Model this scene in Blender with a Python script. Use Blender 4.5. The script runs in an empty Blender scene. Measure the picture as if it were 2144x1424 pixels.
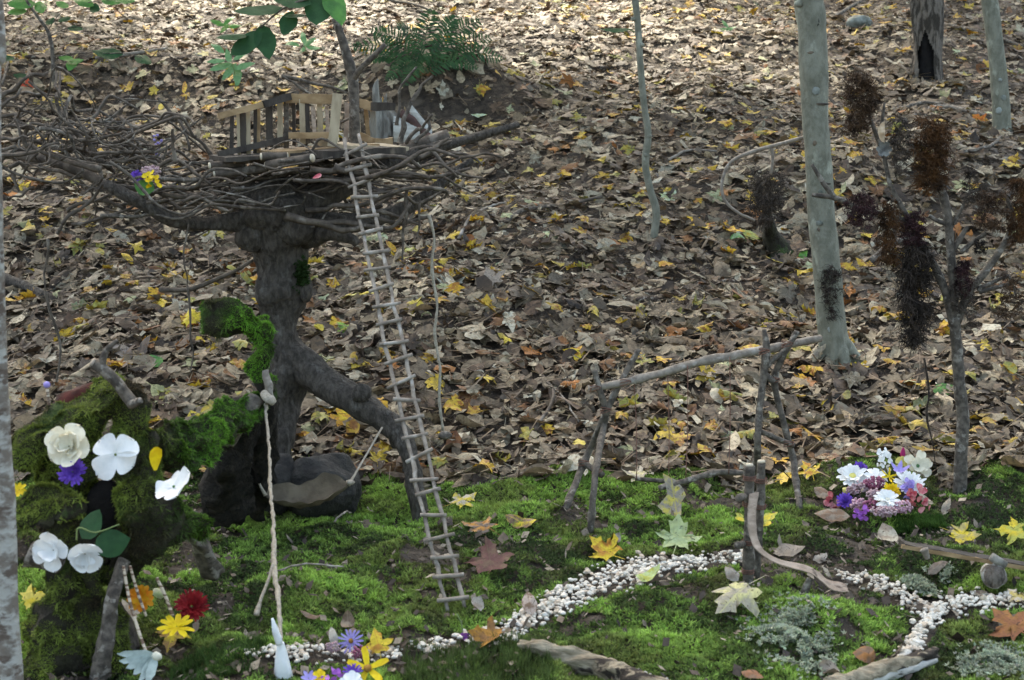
import bpy, math, random
import numpy as np
from mathutils import Vector

# ------------------------------------------------------------------ camera, sky, sun, exposure
sc = bpy.context.scene
COL = sc.collection
FPX, CX, CY, CAMH = 3400.0, 1072.0, 712.0, 1.2
PITCH = math.radians(9.71)
SUN_AZ, SUN_EL = math.radians(-14), math.radians(54)

cam_d = bpy.data.cameras.new("camera")
cam = bpy.data.objects.new("camera", cam_d)
COL.objects.link(cam)
cam.location = (0, 0, CAMH)
cam.rotation_euler = (math.pi / 2 - PITCH, 0, 0)
cam_d.sensor_width = 36
cam_d.lens = FPX / 2144.0 * 36.0
cam_d.clip_start, cam_d.clip_end = 0.05, 300
cam_d.dof.use_dof = True
cam_d.dof.focus_distance = 5.4
cam_d.dof.aperture_fstop = 9.0
sc.camera = cam

world = bpy.data.worlds.new("World")
sc.world = world
world.use_nodes = True
wn = world.node_tree.nodes
sky = wn.new("ShaderNodeTexSky")
sky.sky_type = 'NISHITA'
sky.sun_disc = False
sky.sun_elevation = SUN_EL
sky.sun_rotation = SUN_AZ
sky.air_density, sky.dust_density, sky.ozone_density = 1.0, 4.0, 0.6
world.node_tree.links.new(sky.outputs[0], wn["Background"].inputs[0])
wn["Background"].inputs[1].default_value = 0.15

sun_d = bpy.data.lights.new("sun", 'SUN')
sun_d.energy, sun_d.angle, sun_d.color = 2.5, math.radians(8.0), (1.0, 0.955, 0.94)
sun = bpy.data.objects.new("sun", sun_d)
COL.objects.link(sun)
sv = Vector((math.sin(SUN_AZ) * math.cos(SUN_EL), math.cos(SUN_AZ) * math.cos(SUN_EL), math.sin(SUN_EL)))
sun.rotation_euler = sv.to_track_quat('Z', 'Y').to_euler()
sun.location = (0, 0, 20)

vs = sc.view_settings
vs.view_transform, vs.look, vs.gamma, vs.exposure = 'Standard', 'None', 1.0, 2.1
vs.use_curve_mapping = False
try:
    vs.use_white_balance = True
    vs.white_balance_temperature = 7550
    vs.white_balance_tint = 4
except Exception:
    pass

# ------------------------------------------------------------------ helpers
R = random.Random(11)
NR = np.random.default_rng(11)
O3 = np.array([0, 0, CAMH])


def ray(px, py):
    cx, cy = (px - CX) / FPX, -(py - CY) / FPX
    c, s = math.cos(PITCH), math.sin(PITCH)
    return np.array([cx, c + cy * s, -s + cy * c])


def P(px, py, D):
    d = ray(px, py)
    return O3 + d * (D / d[1])


def vn(x, y, seed=0):
    x, y = np.asarray(x, float), np.asarray(y, float)
    xi, yi = np.floor(x).astype(np.int64), np.floor(y).astype(np.int64)
    fx, fy = x - xi, y - yi
    fx, fy = fx * fx * (3 - 2 * fx), fy * fy * (3 - 2 * fy)

    def h(a, b):
        v = (a * 374761393 + b * 668265263 + seed * 974711) & 0xffffffff
        v = ((v ^ (v >> 13)) * 1274126177) & 0xffffffff
        v = v ^ (v >> 16)
        return v / 2147483648.0 - 1.0
    a, b = h(xi, yi), h(xi + 1, yi)
    c, d = h(xi, yi + 1), h(xi + 1, yi + 1)
    return (a * (1 - fx) + b * fx) * (1 - fy) + (c * (1 - fx) + d * fx) * fy


def vn3(p, s, seed=0):
    p = np.asarray(p, float) * s
    return (vn(p[..., 0] + 3.1, p[..., 1] + p[..., 2] * 0.73, seed) + vn(p[..., 1] + 7.7, p[..., 2] - p[..., 0] * 0.41, seed + 5)) * 0.5


def sm(a, b, x):
    t = np.clip((np.asarray(x, float) - a) / (b - a), 0, 1)
    return t * t * (3 - 2 * t)


# gaussian bumps: x, y, sx, sy, height
BUMPS = [(1.02, 4.52, 0.17, 0.13, 0.085),     # flower mound
         (1.45, 4.45, 0.28, 0.20, 0.055), (1.2, 3.85, 0.25, 0.12, 0.02),
         (0.42, 3.42, 0.30, 0.14, 0.03), (0.62, 3.62, 0.2, 0.1, 0.02), (0.05, 3.2, 0.16, 0.12, 0.045),
         (-0.45, 3.75, 0.25, 0.2, 0.03), (-0.52, 9.35, 0.48, 0.32, 0.26), (0.0, 9.2, 0.35, 0.3, 0.06),
         (-0.32, 8.8, 0.36, 0.18, -0.12), (-2.3, 9.6, 1.2, 0.5, 0.16), (1.9, 7.6, 0.9, 0.5, 0.08)]


def edge_y(x):
    return 4.62 + 0.11 * vn(np.asarray(x) * 2.3, np.asarray(x) * 0 + 9, 3) + 0.10 * vn(np.asarray(x) * 8, np.asarray(x) * 0 + 2, 4)


def hgt(x, y):
    x, y = np.asarray(x, float), np.asarray(y, float)
    t = y - 4.62
    z = 0.106 * (t + np.sqrt(t * t + 0.05))
    k = sm(4.5, 6.0, y)
    z = z + k * (0.07 * vn(x * 0.9, y * 0.9, 1) + 0.03 * vn(x * 2.7, y * 2.7, 2))
    z = z + (1 - sm(4.4, 4.9, y)) * (0.030 * vn(x * 4.2, y * 4.2, 6) + 0.024 * vn(x * 9, y * 9, 7) + 0.012 * vn(x * 22, y * 22, 8))
    for bx, by, sx, sy, hh in BUMPS:
        z = z + hh * np.exp(-((x - bx) / sx) ** 2 - ((y - by) / sy) ** 2)
    return z


def hz(p):
    return float(hgt(p[0], p[1]))


_T = np.concatenate([np.linspace(2.4, 14, 4000), np.linspace(14.01, 45, 2000)])


def G(px, py):
    d = ray(px, py)
    t = _T / d[1]
    pts = O3 + d[None, :] * t[:, None]
    under = pts[:, 2] <= hgt(pts[:, 0], pts[:, 1])
    i = int(np.argmax(under)) if under.any() else len(t) - 1
    return pts[i]


def setprops(o, label=None, cat=None, group=None, kind=None):
    if label:
        o["label"] = label
    if cat:
        o["category"] = cat
    if group:
        o["group"] = group
    if kind:
        o["kind"] = kind
    return o


def mesh(name, V, F, mat=None, base=None, parent=None, smooth=True, cols=None):
    """One mesh object. V in world coordinates; base is subtracted (or the parent's base)."""
    V = np.asarray(V, float)
    if parent is not None:
        base = np.array(parent["_b"])
    if base is None:
        base = np.zeros(3)
    W = V - np.asarray(base)
    me = bpy.data.meshes.new(name)
    if isinstance(F, np.ndarray):
        n, k = F.shape
        me.vertices.add(len(W))
        me.vertices.foreach_set("co", W.astype(np.float32).ravel())
        me.loops.add(n * k)
        me.loops.foreach_set("vertex_index", F.astype(np.int32).ravel())
        me.polygons.add(n)
        me.polygons.foreach_set("loop_start", np.arange(0, n * k, k, dtype=np.int32))
        me.polygons.foreach_set("loop_total", np.full(n, k, dtype=np.int32))
        me.update(calc_edges=True)
    else:
        me.from_pydata(W.tolist(), [], [list(map(int, f)) for f in F])
    if smooth and len(me.polygons):
        me.polygons.foreach_set("use_smooth", np.ones(len(me.polygons), dtype=bool))
    if cols:
        for nm, c in cols.items():
            c = np.asarray(c, float)
            if c.ndim == 1:
                c = np.tile(c, (len(W), 1))
            at = me.color_attributes.new(nm, 'FLOAT_COLOR', 'POINT')
            c4 = np.ones((len(W), 4), np.float32)
            c4[:, :3] = c[:, :3]
            at.data.foreach_set("color", c4.ravel())
    if mat is not None:
        me.materials.append(mat)
    o = bpy.data.objects.new(name, me)
    COL.objects.link(o)
    o["_b"] = [float(v) for v in base]
    if parent is not None:
        o.parent = parent
        pb = np.array(parent["_b"])
    else:
        o.location = base
    return o


def thing(name, label, cat, base, group=None, kind=None):
    o = bpy.data.objects.new(name, None)
    COL.objects.link(o)
    o.empty_display_size = 0.02
    o.location = base
    o["_b"] = [float(v) for v in base]
    return setprops(o, label, cat, group, kind)


def single(name, label, cat, V, F, mat, base, group=None, **k):
    return setprops(mesh(name, V, F, mat, base=base, **k), label, cat, group)


def join(parts):
    Vs, Fs, n = [], [], 0
    for V, F in parts:
        V = np.asarray(V, float)
        Vs.append(V)
        Fs += [tuple(int(i) + n for i in f) for f in F]
        n += len(V)
    return np.concatenate(Vs), Fs


def catmull(pts, vals, sub):
    pts, vals = np.asarray(pts, float), np.asarray(vals, float)
    if len(pts) == 2:
        t = np.linspace(0, 1, sub + 1)[:, None]
        return pts[0] * (1 - t) + pts[1] * t, vals[0] * (1 - t[:, 0]) + vals[1] * t[:, 0]
    Q = np.vstack([2 * pts[0] - pts[1], pts, 2 * pts[-1] - pts[-2]])
    op, ov = [], []
    for i in range(len(pts) - 1):
        p0, p1, p2, p3 = Q[i], Q[i + 1], Q[i + 2], Q[i + 3]
        for j in range(sub):
            t = j / sub
            op.append(0.5 * (2 * p1 + (p2 - p0) * t + (2 * p0 - 5 * p1 + 4 * p2 - p3) * t * t + (3 * p1 - p0 - 3 * p2 + p3) * t ** 3))
            ov.append(vals[i] * (1 - t) + vals[i + 1] * t)
    op.append(pts[-1])
    ov.append(vals[-1])
    return np.array(op), np.array(ov)


def tube(pts, rad, n=8, sub=4, rough=0.0, wob=0.0, seed=0, knots=0.0):
    rad = np.asarray(rad, float) if not np.isscalar(rad) else np.full(len(pts), float(rad))
    p, r = catmull(pts, rad, sub)
    m = len(p)
    if wob:
        rr = np.random.default_rng(seed + 1)
        p = p + rr.normal(0, wob, p.shape) * np.array([1, 1, 1]) * (np.arange(m) % (m - 1) > 0)[:, None]
    T = np.gradient(p, axis=0)
    T /= np.maximum(np.linalg.norm(T, axis=1), 1e-9)[:, None]
    u = np.cross(T[0], [0.3, 0.5, 0.8])
    u /= np.linalg.norm(u)
    V = []
    L = np.concatenate([[0], np.cumsum(np.linalg.norm(np.diff(p, axis=0), axis=1))])
    ang = np.arange(n) / n * 2 * math.pi
    for i in range(m):
        u = u - T[i] * np.dot(u, T[i])
        u /= np.linalg.norm(u)
        v = np.cross(T[i], u)
        rr_ = r[i] * np.ones(n)
        if rough:
            lr = L[i] / max(r.mean(), 1e-6)
            rr_ = rr_ * (1 + rough * vn(np.cos(ang) * 1.6 + 10, np.sin(ang) * 1.6 + lr * 0.35, seed) + 0.5 * rough * vn(np.cos(ang) * 4, np.sin(ang) * 4 + lr * 0.9, seed + 3))
        if knots:
            rr_ = rr_ * (1 + knots * max(0, math.sin(L[i] / max(r.mean(), 1e-6) * 0.35 + seed)) ** 6)
        V.append(p[i] + rr_[:, None] * (np.cos(ang)[:, None] * u + np.sin(ang)[:, None] * v))
    V = np.concatenate(V)
    F = []
    for i in range(m - 1):
        a, b = i * n, (i + 1) * n
        for k in range(n):
            k2 = (k + 1) % n
            F.append((a + k, a + k2, b + k2, b + k))
    c0, c1 = len(V), len(V) + 1
    V = np.vstack([V, p[0] - T[0] * r[0] * 0.15, p[-1] + T[-1] * r[-1] * 0.15])
    for k in range(n):
        k2 = (k + 1) % n
        F.append((c0, k2, k))
        F.append((c1, (m - 1) * n + k, (m - 1) * n + k2))
    return V, F


def tp(lst, **k):
    """tube from (px, py, depth, radius_px) stations"""
    pts = [P(a, b, d) for a, b, d, r in lst]
    rad = [r * d / FPX for a, b, d, r in lst]
    return tube(pts, rad, **k)


def lump(V, amp, fr, seed=0):
    V = np.asarray(V, float)
    o = np.stack([vn3(V + 11.3 * k, fr, seed + 7 * k) for k in range(3)], 1)
    return V + o * amp


def ico(sub=1):
    t = (1 + 5 ** 0.5) / 2
    V = [(-1, t, 0), (1, t, 0), (-1, -t, 0), (1, -t, 0), (0, -1, t), (0, 1, t), (0, -1, -t), (0, 1, -t), (t, 0, -1), (t, 0, 1), (-t, 0, -1), (-t, 0, 1)]
    F = [(0, 11, 5), (0, 5, 1), (0, 1, 7), (0, 7, 10), (0, 10, 11), (1, 5, 9), (5, 11, 4), (11, 10, 2), (10, 7, 6), (7, 1, 8),
         (3, 9, 4), (3, 4, 2), (3, 2, 6), (3, 6, 8), (3, 8, 9), (4, 9, 5), (2, 4, 11), (6, 2, 10), (8, 6, 7), (9, 8, 1)]
    V = [np.array(v) / np.linalg.norm(v) for v in V]
    for _ in range(sub):
        c, nf = {}, []

        def mid(a, b):
            k = (min(a, b), max(a, b))
            if k not in c:
                m = V[a] + V[b]
                V.append(m / np.linalg.norm(m))
                c[k] = len(V) - 1
            return c[k]
        for a, b, d in F:
            x, y, z = mid(a, b), mid(b, d), mid(d, a)
            nf += [(a, x, z), (b, y, x), (d, z, y), (x, y, z)]
        F = nf
    return np.array(V), F


ICO = {i: ico(i) for i in range(4)}


def blob(c, rad, sub=2, rough=0.15, fr=1.6, seed=0):
    V, F = ICO[sub]
    k = 1 + rough * vn3(V + seed * 1.7, fr, seed) + rough * 0.5 * vn3(V + seed, fr * 2.5, seed + 2)
    return np.asarray(c) + V * k[:, None] * np.asarray(rad), F


def basis(n, spin=0.0):
    n = np.asarray(n, float)
    n = n / np.linalg.norm(n)
    a = np.array([1.0, 0, 0]) if abs(n[0]) < 0.9 else np.array([0, 1.0, 0])
    x = a - n * np.dot(a, n)
    x /= np.linalg.norm(x)
    y = np.cross(n, x)
    c, s = math.cos(spin), math.sin(spin)
    return np.stack([x * c + y * s, -x * s + y * c, n], axis=1)   # columns


def board(p0, p1, h, t, taper=1.0, jit=0.0, seed=0, nseg=5):
    """a split-wood slat from p0 to p1: h across, t thick (towards the camera)"""
    p0, p1 = np.asarray(p0, float), np.asarray(p1, float)
    d = p1 - p0
    d /= np.linalg.norm(d)
    th = np.array([0, -1.0, 0]) - d * np.dot(d, [0, -1.0, 0])
    th /= np.linalg.norm(th)
    up = np.cross(d, th)
    rr = np.random.default_rng(seed)
    V, F = [], []
    for i in range(nseg + 1):
        f = i / nseg
        hh = h * (1 + (taper - 1) * f) * (1 + jit * rr.normal())
        c = p0 + (p1 - p0) * f + up * rr.normal() * jit * h * 0.4
        for a, b in ((1, 1), (1, -1), (-1, -1), (-1, 1)):
            V.append(c + up * a * hh / 2 * (1 + 0.15 * jit * rr.normal()) + th * b * t / 2)
    for i in range(nseg):
        for k in range(4):
            F.append((i * 4 + k, (i + 1) * 4 + k, (i + 1) * 4 + (k + 1) % 4, i * 4 + (k + 1) % 4))
    F += [(0, 1, 2, 3), tuple(nseg * 4 + k for k in (3, 2, 1, 0))]
    return np.array(V), F


# ------------------------------------------------------------------ materials
def M(name, c1, c2=None, scale=20.0, rough=0.8, bump=0.3, bscale=None, stretch=(1, 1, 1), c3=None, s3=None, spec=0.25, trans=0.0, attr=False, contrast=(0.35, 0.65), t3=(0.55, 0.65), bdist=0.01):
    m = bpy.data.materials.new(name)
    m.use_nodes = True
    nt = m.node_tree
    N, L = nt.nodes, nt.links
    b = N["Principled BSDF"]
    tc = N.new("ShaderNodeTexCoord")
    mp = N.new("ShaderNodeMapping")
    mp.inputs["Scale"].default_value = stretch
    L.new(tc.outputs["Object"], mp.inputs[0])

    def noise(s, det=5.0, ro=0.6):
        n = N.new("ShaderNodeTexNoise")
        n.inputs["Scale"].default_value = s
        n.inputs["Detail"].default_value = det
        n.inputs["Roughness"].default_value = ro
        L.new(mp.outputs[0], n.inputs["Vector"])
        return n.outputs["Fac"]

    def ramp(fac, lo, hi):
        r = N.new("ShaderNodeMapRange")
        r.interpolation_type = 'SMOOTHSTEP'
        r.inputs["From Min"].default_value = lo
        r.inputs["From Max"].default_value = hi
        L.new(fac, r.inputs["Value"])
        return r.outputs[0]

    def mix(f, a, bb, mode='MIX'):
        x = N.new("ShaderNodeMix")
        x.data_type = 'RGBA'
        x.blend_type = mode
        if isinstance(f, float):
            x.inputs[0].default_value = f
        else:
            L.new(f, x.inputs[0])
        for s, v in ((6, a), (7, bb)):
            if isinstance(v, tuple):
                x.inputs[s].default_value = (*v, 1)
            else:
                L.new(v, x.inputs[s])
        return x.outputs[2]
    if attr:
        a1 = N.new("ShaderNodeAttribute")
        a1.attribute_name = "lc"
        a2 = N.new("ShaderNodeAttribute")
        a2.attribute_name = "lb"
        c = mix(ramp(noise(scale), *contrast), a1.outputs["Color"], a2.outputs["Color"])
        g = N.new("ShaderNodeMapRange")
        g.inputs["From Min"].default_value, g.inputs["From Max"].default_value = 0.25, 0.75
        g.inputs["To Min"].default_value, g.inputs["To Max"].default_value = 0.7, 1.25
        L.new(noise(scale * 2.7, 3), g.inputs["Value"])
        vm = N.new("ShaderNodeVectorMath")
        vm.operation = 'SCALE'
        L.new(c, vm.inputs[0])
        L.new(g.outputs[0], vm.inputs["Scale"])
        c = vm.outputs[0]
        if name == 'leaf':
            c = mix(ramp(noise(150, 3, 0.5), 0.60, 0.68), c, mix(0.75, c, (0.045, 0.030, 0.018)))
            a3 = N.new("ShaderNodeAttribute")
            a3.attribute_name = "luv"
            sx = N.new("ShaderNodeSeparateColor")
            L.new(a3.outputs["Color"], sx.inputs[0])

            def mth(op, p, q=None, r=None):
                k = N.new("ShaderNodeMath")
                k.operation = op
                for i_, v_ in enumerate((p, q, r)):
                    if v_ is None:
                        continue
                    if isinstance(v_, (int, float)):
                        k.inputs[i_].default_value = v_
                    else:
                        L.new(v_, k.inputs[i_])
                return k.outputs[0]
            ax = mth('ABSOLUTE', mth('SUBTRACT', sx.outputs[0], 10.0))
            has = mth('LESS_THAN', ax, 2.0)
            mid = mth('LESS_THAN', ax, 0.014)
            fr = mth('FRACT', mth('MULTIPLY', mth('SUBTRACT', sx.outputs[1], mth('MULTIPLY', ax, 0.75)), 6.0))
            rib = mth('LESS_THAN', mth('ABSOLUTE', mth('SUBTRACT', fr, 0.5)), 0.05)
            vein = mth('MULTIPLY', has, mth('MAXIMUM', mid, mth('MULTIPLY', rib, 0.6)))
            c = mix(mth('MULTIPLY', vein, 0.55), c, a2.outputs["Color"])
    else:
        c2 = c2 or tuple(v * 0.6 for v in c1)
        c = mix(ramp(noise(scale), *contrast), tuple(c1), tuple(c2))
        if c3:
            c = mix(ramp(noise(s3 or scale * 0.35, 4), *t3), c, tuple(c3))
    L.new(c, b.inputs["Base Color"])
    b.inputs["Roughness"].default_value = rough
    b.inputs["Specular IOR Level"].default_value = spec
    if bump:
        bp = N.new("ShaderNodeBump")
        bp.inputs["Strength"].default_value = bump
        bp.inputs["Distance"].default_value = bdist
        L.new(noise(bscale or scale * 2, 6, 0.65), bp.inputs["Height"])
        L.new(bp.outputs[0], b.inputs["Normal"])
    if trans:
        t = N.new("ShaderNodeBsdfTranslucent")
        L.new(c, t.inputs[0])
        ms = N.new("ShaderNodeMixShader")
        ms.inputs[0].default_value = trans
        L.new(b.outputs[0], ms.inputs[1])
        L.new(t.outputs[0], ms.inputs[2])
        L.new(ms.outputs[0], N["Material Output"].inputs[0])
    return m


MAT = {
    'soil': M('soil', (0.070, 0.052, 0.037), (0.030, 0.023, 0.017), 30, c3=(0.10, 0.08, 0.06), s3=7, bump=0.9, bscale=60, bdist=0.02),
    'leaf': M('leaf', (1, 1, 1), scale=38, attr=True, rough=0.62, bump=0.35, bscale=70, trans=0.14, contrast=(0.46, 0.60), spec=0.35, bdist=0.004),
    'tuft': M('tuft', (1, 1, 1), scale=15, attr=True, rough=0.7, bump=0, trans=0.25, spec=0.2),
    'needle': M('needle', (0.28, 0.20, 0.13), (0.14, 0.095, 0.06), 9, bump=0),
    'bark_grey': M('bark_grey', (0.225, 0.224, 0.175), (0.145, 0.145, 0.110), 34, stretch=(1, 1, 0.6), c3=(0.34, 0.35, 0.28), s3=15, t3=(0.58, 0.70), bump=0.8, bscale=70, bdist=0.008),
    'bark_old': M('bark_old', (0.24, 0.205, 0.17), (0.06, 0.05, 0.04), 38, stretch=(1, 1, 0.25), bump=1.0, bscale=45, bdist=0.06, contrast=(0.42, 0.58)),
    'bark_birch': M('bark_birch', (0.42, 0.41, 0.37), (0.20, 0.17, 0.14), 34, stretch=(0.7, 0.7, 1.2), c3=(0.13, 0.10, 0.08), s3=26, t3=(0.53, 0.62), bump=0.7, contrast=(0.42, 0.58)),
    'bark_dark': M('bark_dark', (0.138, 0.116, 0.095), (0.062, 0.052, 0.043), 85, stretch=(1, 1, 0.45), c3=(0.21, 0.19, 0.165), s3=40, t3=(0.55, 0.75), bump=1.0, bscale=110, bdist=0.03),
    'twig': M('twig', (0.125, 0.100, 0.078), (0.058, 0.046, 0.036), 40, c3=(0.20, 0.172, 0.140), s3=18, bump=0.5, bscale=90, bdist=0.004),
    'twig_pale': M('twig_pale', (0.29, 0.25, 0.205), (0.17, 0.142, 0.115), 45, c3=(0.36, 0.33, 0.29), s3=20, bump=0.4, bscale=120, bdist=0.003),
    'twig_grey': M('twig_grey', (0.145, 0.122, 0.098), (0.055, 0.046, 0.038), 60, c3=(0.25, 0.225, 0.19), s3=40, bump=0.6, bscale=90, bdist=0.005),
    'cedar': M('cedar', (0.40, 0.275, 0.150), (0.24, 0.155, 0.08), 26, stretch=(0.35, 1, 1), bump=0.35, bscale=80, bdist=0.003),
    'cedar_pale': M('cedar_pale', (0.46, 0.375, 0.255), (0.29, 0.225, 0.145), 26, stretch=(1, 1, 0.3), bump=0.35, bscale=80, bdist=0.003),
    'wood_dark': M('wood_dark', (0.075, 0.062, 0.050), (0.035, 0.028, 0.023), 26, stretch=(1, 1, 0.4), c3=(0.16, 0.125, 0.09), s3=10, bump=0.6, bscale=70, bdist=0.004),
    'cut': M('cut', (0.62, 0.55, 0.42), (0.45, 0.36, 0.25), 60, bump=0.2),
    'wood_grey': M('wood_grey', (0.30, 0.285, 0.245), (0.13, 0.118, 0.10), 30, stretch=(1, 1, 0.16), c3=(0.12, 0.10, 0.085), s3=14, t3=(0.6, 0.68), bump=1.0, bscale=50, bdist=0.015),
    'drift': M('drift', (0.44, 0.37, 0.265), (0.19, 0.155, 0.105), 60, stretch=(0.14, 1, 1), c3=(0.045, 0.035, 0.028), s3=26, t3=(0.54, 0.60), bump=1.0, bscale=90, bdist=0.012),
    'birch': M('birch', (0.50, 0.49, 0.45), (0.36, 0.34, 0.30), 30, stretch=(0.4, 1, 2.2), c3=(0.09, 0.08, 0.07), s3=26, t3=(0.62, 0.66), bump=0.3),
    'bark_inner': M('bark_inner', (0.12, 0.065, 0.055), (0.06, 0.035, 0.03), 30),
    'bark_strip': M('bark_strip', (0.48, 0.37, 0.29), (0.33, 0.25, 0.19), 60, stretch=(0.5, 1, 1), c3=(0.15, 0.11, 0.085), s3=45, t3=(0.58, 0.68), bump=0.9, bscale=110, bdist=0.006),
    'rock': M('rock', (0.060, 0.056, 0.050), (0.028, 0.026, 0.024), 18, c3=(0.12, 0.115, 0.10), s3=9, t3=(0.6, 0.75), bump=0.9, bscale=45, bdist=0.02),
    'rock_pale': M('rock_pale', (0.30, 0.32, 0.29), (0.10, 0.11, 0.09), 10, bump=0.6),
    'pebble': M('pebble', (0.78, 0.73, 0.64), (0.60, 0.53, 0.43), 3, c3=(0.80, 0.77, 0.71), s3=1.3, rough=0.7, bump=0.4, bscale=160, bdist=0.003),
    'pebble_cream': M('pebble_cream', (0.62, 0.52, 0.41), (0.42, 0.33, 0.25), 3, rough=0.7, bump=0.4, bscale=12, bdist=0.003),
    'pebble_tan': M('pebble_tan', (0.62, 0.52, 0.39), (0.45, 0.38, 0.29), 60, rough=0.7, bump=0.4, bscale=160, bdist=0.003),
    'moss_wood': M('moss_wood', (0.040, 0.038, 0.020), (0.022, 0.018, 0.012), 26, c3=(0.045, 0.075, 0.018), s3=10, bump=1.0, bscale=70, bdist=0.02),
    'blackish': M('blackish', (0.030, 0.024, 0.018), (0.012, 0.010, 0.008), 60, c3=(0.05, 0.04, 0.03), s3=40, bump=1.0, bscale=110, bdist=0.02),  # near-black wood for the roots below the arm
    'black': M('black', (0.012, 0.010, 0.009), (0.006, 0.005, 0.005), 30, bump=0.6),
    'twine': M('twine', (0.42, 0.37, 0.295), (0.28, 0.24, 0.185), 160, bump=0.6, bscale=400, bdist=0.002),
    'wire': M('wire', (0.20, 0.10, 0.07), (0.12, 0.06, 0.045), 80, bump=0),
    'cloth': M('cloth', (0.165, 0.138, 0.098), (0.10, 0.082, 0.058), 24, bump=0.5, bscale=120, trans=0.1, bdist=0.004),
    'lichen': M('lichen', (1, 1, 1), scale=20, attr=True, rough=0.9, bump=0),
    'weed_brown': M('weed_brown', (0.095, 0.054, 0.028), (0.026, 0.016, 0.011), 30, bump=0, trans=0.1),
    'weed_rust': M('weed_rust', (0.115, 0.052, 0.018), (0.028, 0.016, 0.009), 26, bump=0, trans=0.15),
    'weed_dark': M('weed_dark', (0.050, 0.037, 0.028), (0.016, 0.012, 0.010), 30, bump=0),
    'weed_maroon': M('weed_maroon', (0.062, 0.026, 0.027), (0.022, 0.011, 0.012), 30, bump=0, trans=0.1),
    'weed_grey': M('weed_grey', (0.095, 0.074, 0.058), (0.030, 0.023, 0.018), 30, bump=0),
    'fern': M('fern', (0.042, 0.105, 0.032), (0.022, 0.058, 0.022), 14, rough=0.5, bump=0, trans=0.2),
    'green_dark': M('green_dark', (0.032, 0.095, 0.036), (0.022, 0.066, 0.026), 30, rough=0.6, bump=0.2, trans=0.3, spec=0.2),
    'green': M('green', (0.10, 0.28, 0.055), (0.06, 0.18, 0.04), 30, rough=0.5, bump=0.2, trans=0.35, spec=0.4),
    'green_pale': M('green_pale', (0.19, 0.36, 0.17), (0.12, 0.26, 0.11), 30, rough=0.5, bump=0.2, trans=0.35),
    'stem_green': M('stem_green', (0.20, 0.27, 0.10), (0.13, 0.18, 0.07), 30, bump=0),
    'white': M('white', (0.86, 0.87, 0.86), (0.78, 0.80, 0.80), 60, rough=0.6, bump=0.15, trans=0.15),
    'bell': M('bell', (0.50, 0.58, 0.54), (0.36, 0.43, 0.40), 60, rough=0.6, bump=0.2, trans=0.2),
    'cream': M('cream', (0.84, 0.80, 0.66), (0.74, 0.70, 0.55), 60, rough=0.6, bump=0.15, trans=0.15),
    'purple': M('purple', (0.20, 0.09, 0.56), (0.12, 0.05, 0.36), 60, rough=0.6, bump=0.1, trans=0.1),
    'lavender': M('lavender', (0.42, 0.36, 0.72), (0.32, 0.26, 0.62), 60, rough=0.6, bump=0.1, trans=0.15),
    'violet': M('violet', (0.46, 0.16, 0.60), (0.36, 0.11, 0.48), 60, rough=0.6, bump=0.1, trans=0.1),
    'yellow': M('yellow', (0.80, 0.60, 0.02), (0.66, 0.44, 0.015), 60, rough=0.55, bump=0.1, trans=0.12),
    'yellow_pale': M('yellow_pale', (0.80, 0.74, 0.25), (0.72, 0.62, 0.16), 60, rough=0.55, bump=0.1, trans=0.12),
    'orange': M('orange', (0.72, 0.22, 0.015), (0.62, 0.33, 0.02), 40, rough=0.6, bump=0.1, trans=0.1),
    'red': M('red', (0.30, 0.013, 0.016), (0.17, 0.008, 0.012), 60, rough=0.6, bump=0.1, trans=0.1),
    'pink_red': M('pink_red', (0.50, 0.07, 0.10), (0.72, 0.34, 0.34), 40, rough=0.6, bump=0.1, trans=0.1),
    'pink': M('pink', (0.48, 0.25, 0.33), (0.62, 0.42, 0.46), 120, rough=0.7, bump=0.1),
    'pink_dusty': M('pink_dusty', (0.36, 0.22, 0.25), (0.48, 0.36, 0.36), 120, rough=0.7, bump=0.1),
    'maroon': M('maroon', (0.24, 0.06, 0.115), (0.34, 0.13, 0.19), 120, rough=0.7, bump=0.1),
    'magenta': M('magenta', (0.34, 0.015, 0.11), (0.26, 0.01, 0.08), 60, rough=0.6, bump=0),
    'brown_ctr': M('brown_ctr', (0.34, 0.19, 0.04), (0.22, 0.11, 0.02), 80, bump=0.3),
    'cone': M('cone', (0.085, 0.060, 0.045), (0.045, 0.032, 0.026), 40, c3=(0.30, 0.26, 0.21), s3=60, t3=(0.55, 0.62), bump=0.3),
    'fungus': M('fungus', (0.62, 0.48, 0.33), (0.50, 0.34, 0.21), 30, stretch=(1, 1, 3), bump=0.2),
    'fungus_grey': M('fungus_grey', (0.22, 0.22, 0.20), (0.09, 0.09, 0.085), 60, bump=0.3),
    'quill': M('quill', (0.55, 0.46, 0.35), (0.16, 0.10, 0.07), 60, stretch=(0.2, 0.2, 1.6), bump=0, contrast=(0.47, 0.53)),
    'red_bark': M('red_bark', (0.085, 0.018, 0.013), (0.035, 0.017, 0.012), 30, bump=0.5),
}

# ------------------------------------------------------------------ leaf shapes
_half = [(0.0, 0.0), (0.10, -0.05), (0.22, -0.02), (0.36, -0.10), (0.33, 0.08), (0.30, 0.16), (0.42, 0.20), (0.52, 0.27), (0.64, 0.42), (0.49, 0.42),
         (0.38, 0.47), (0.20, 0.42), (0.20, 0.58), (0.25, 0.70), (0.12, 0.75), (0.0, 1.0)]


def roll(V, k, axis):
    """bend a flat leaf round an in-plane axis"""
    c, s = math.cos(axis), math.sin(axis)
    x = V[:, 0] * c + V[:, 1] * s
    y = -V[:, 0] * s + V[:, 1] * c
    if abs(k) > 1e-3:
        xx = np.sin(k * x) / k
        z = V[:, 2] * np.cos(k * x) + (1 - np.cos(k * x)) / k
    else:
        xx, z = x, V[:, 2]
    return np.stack([xx * c - y * s, xx * s + y * c, z], axis=1)


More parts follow.
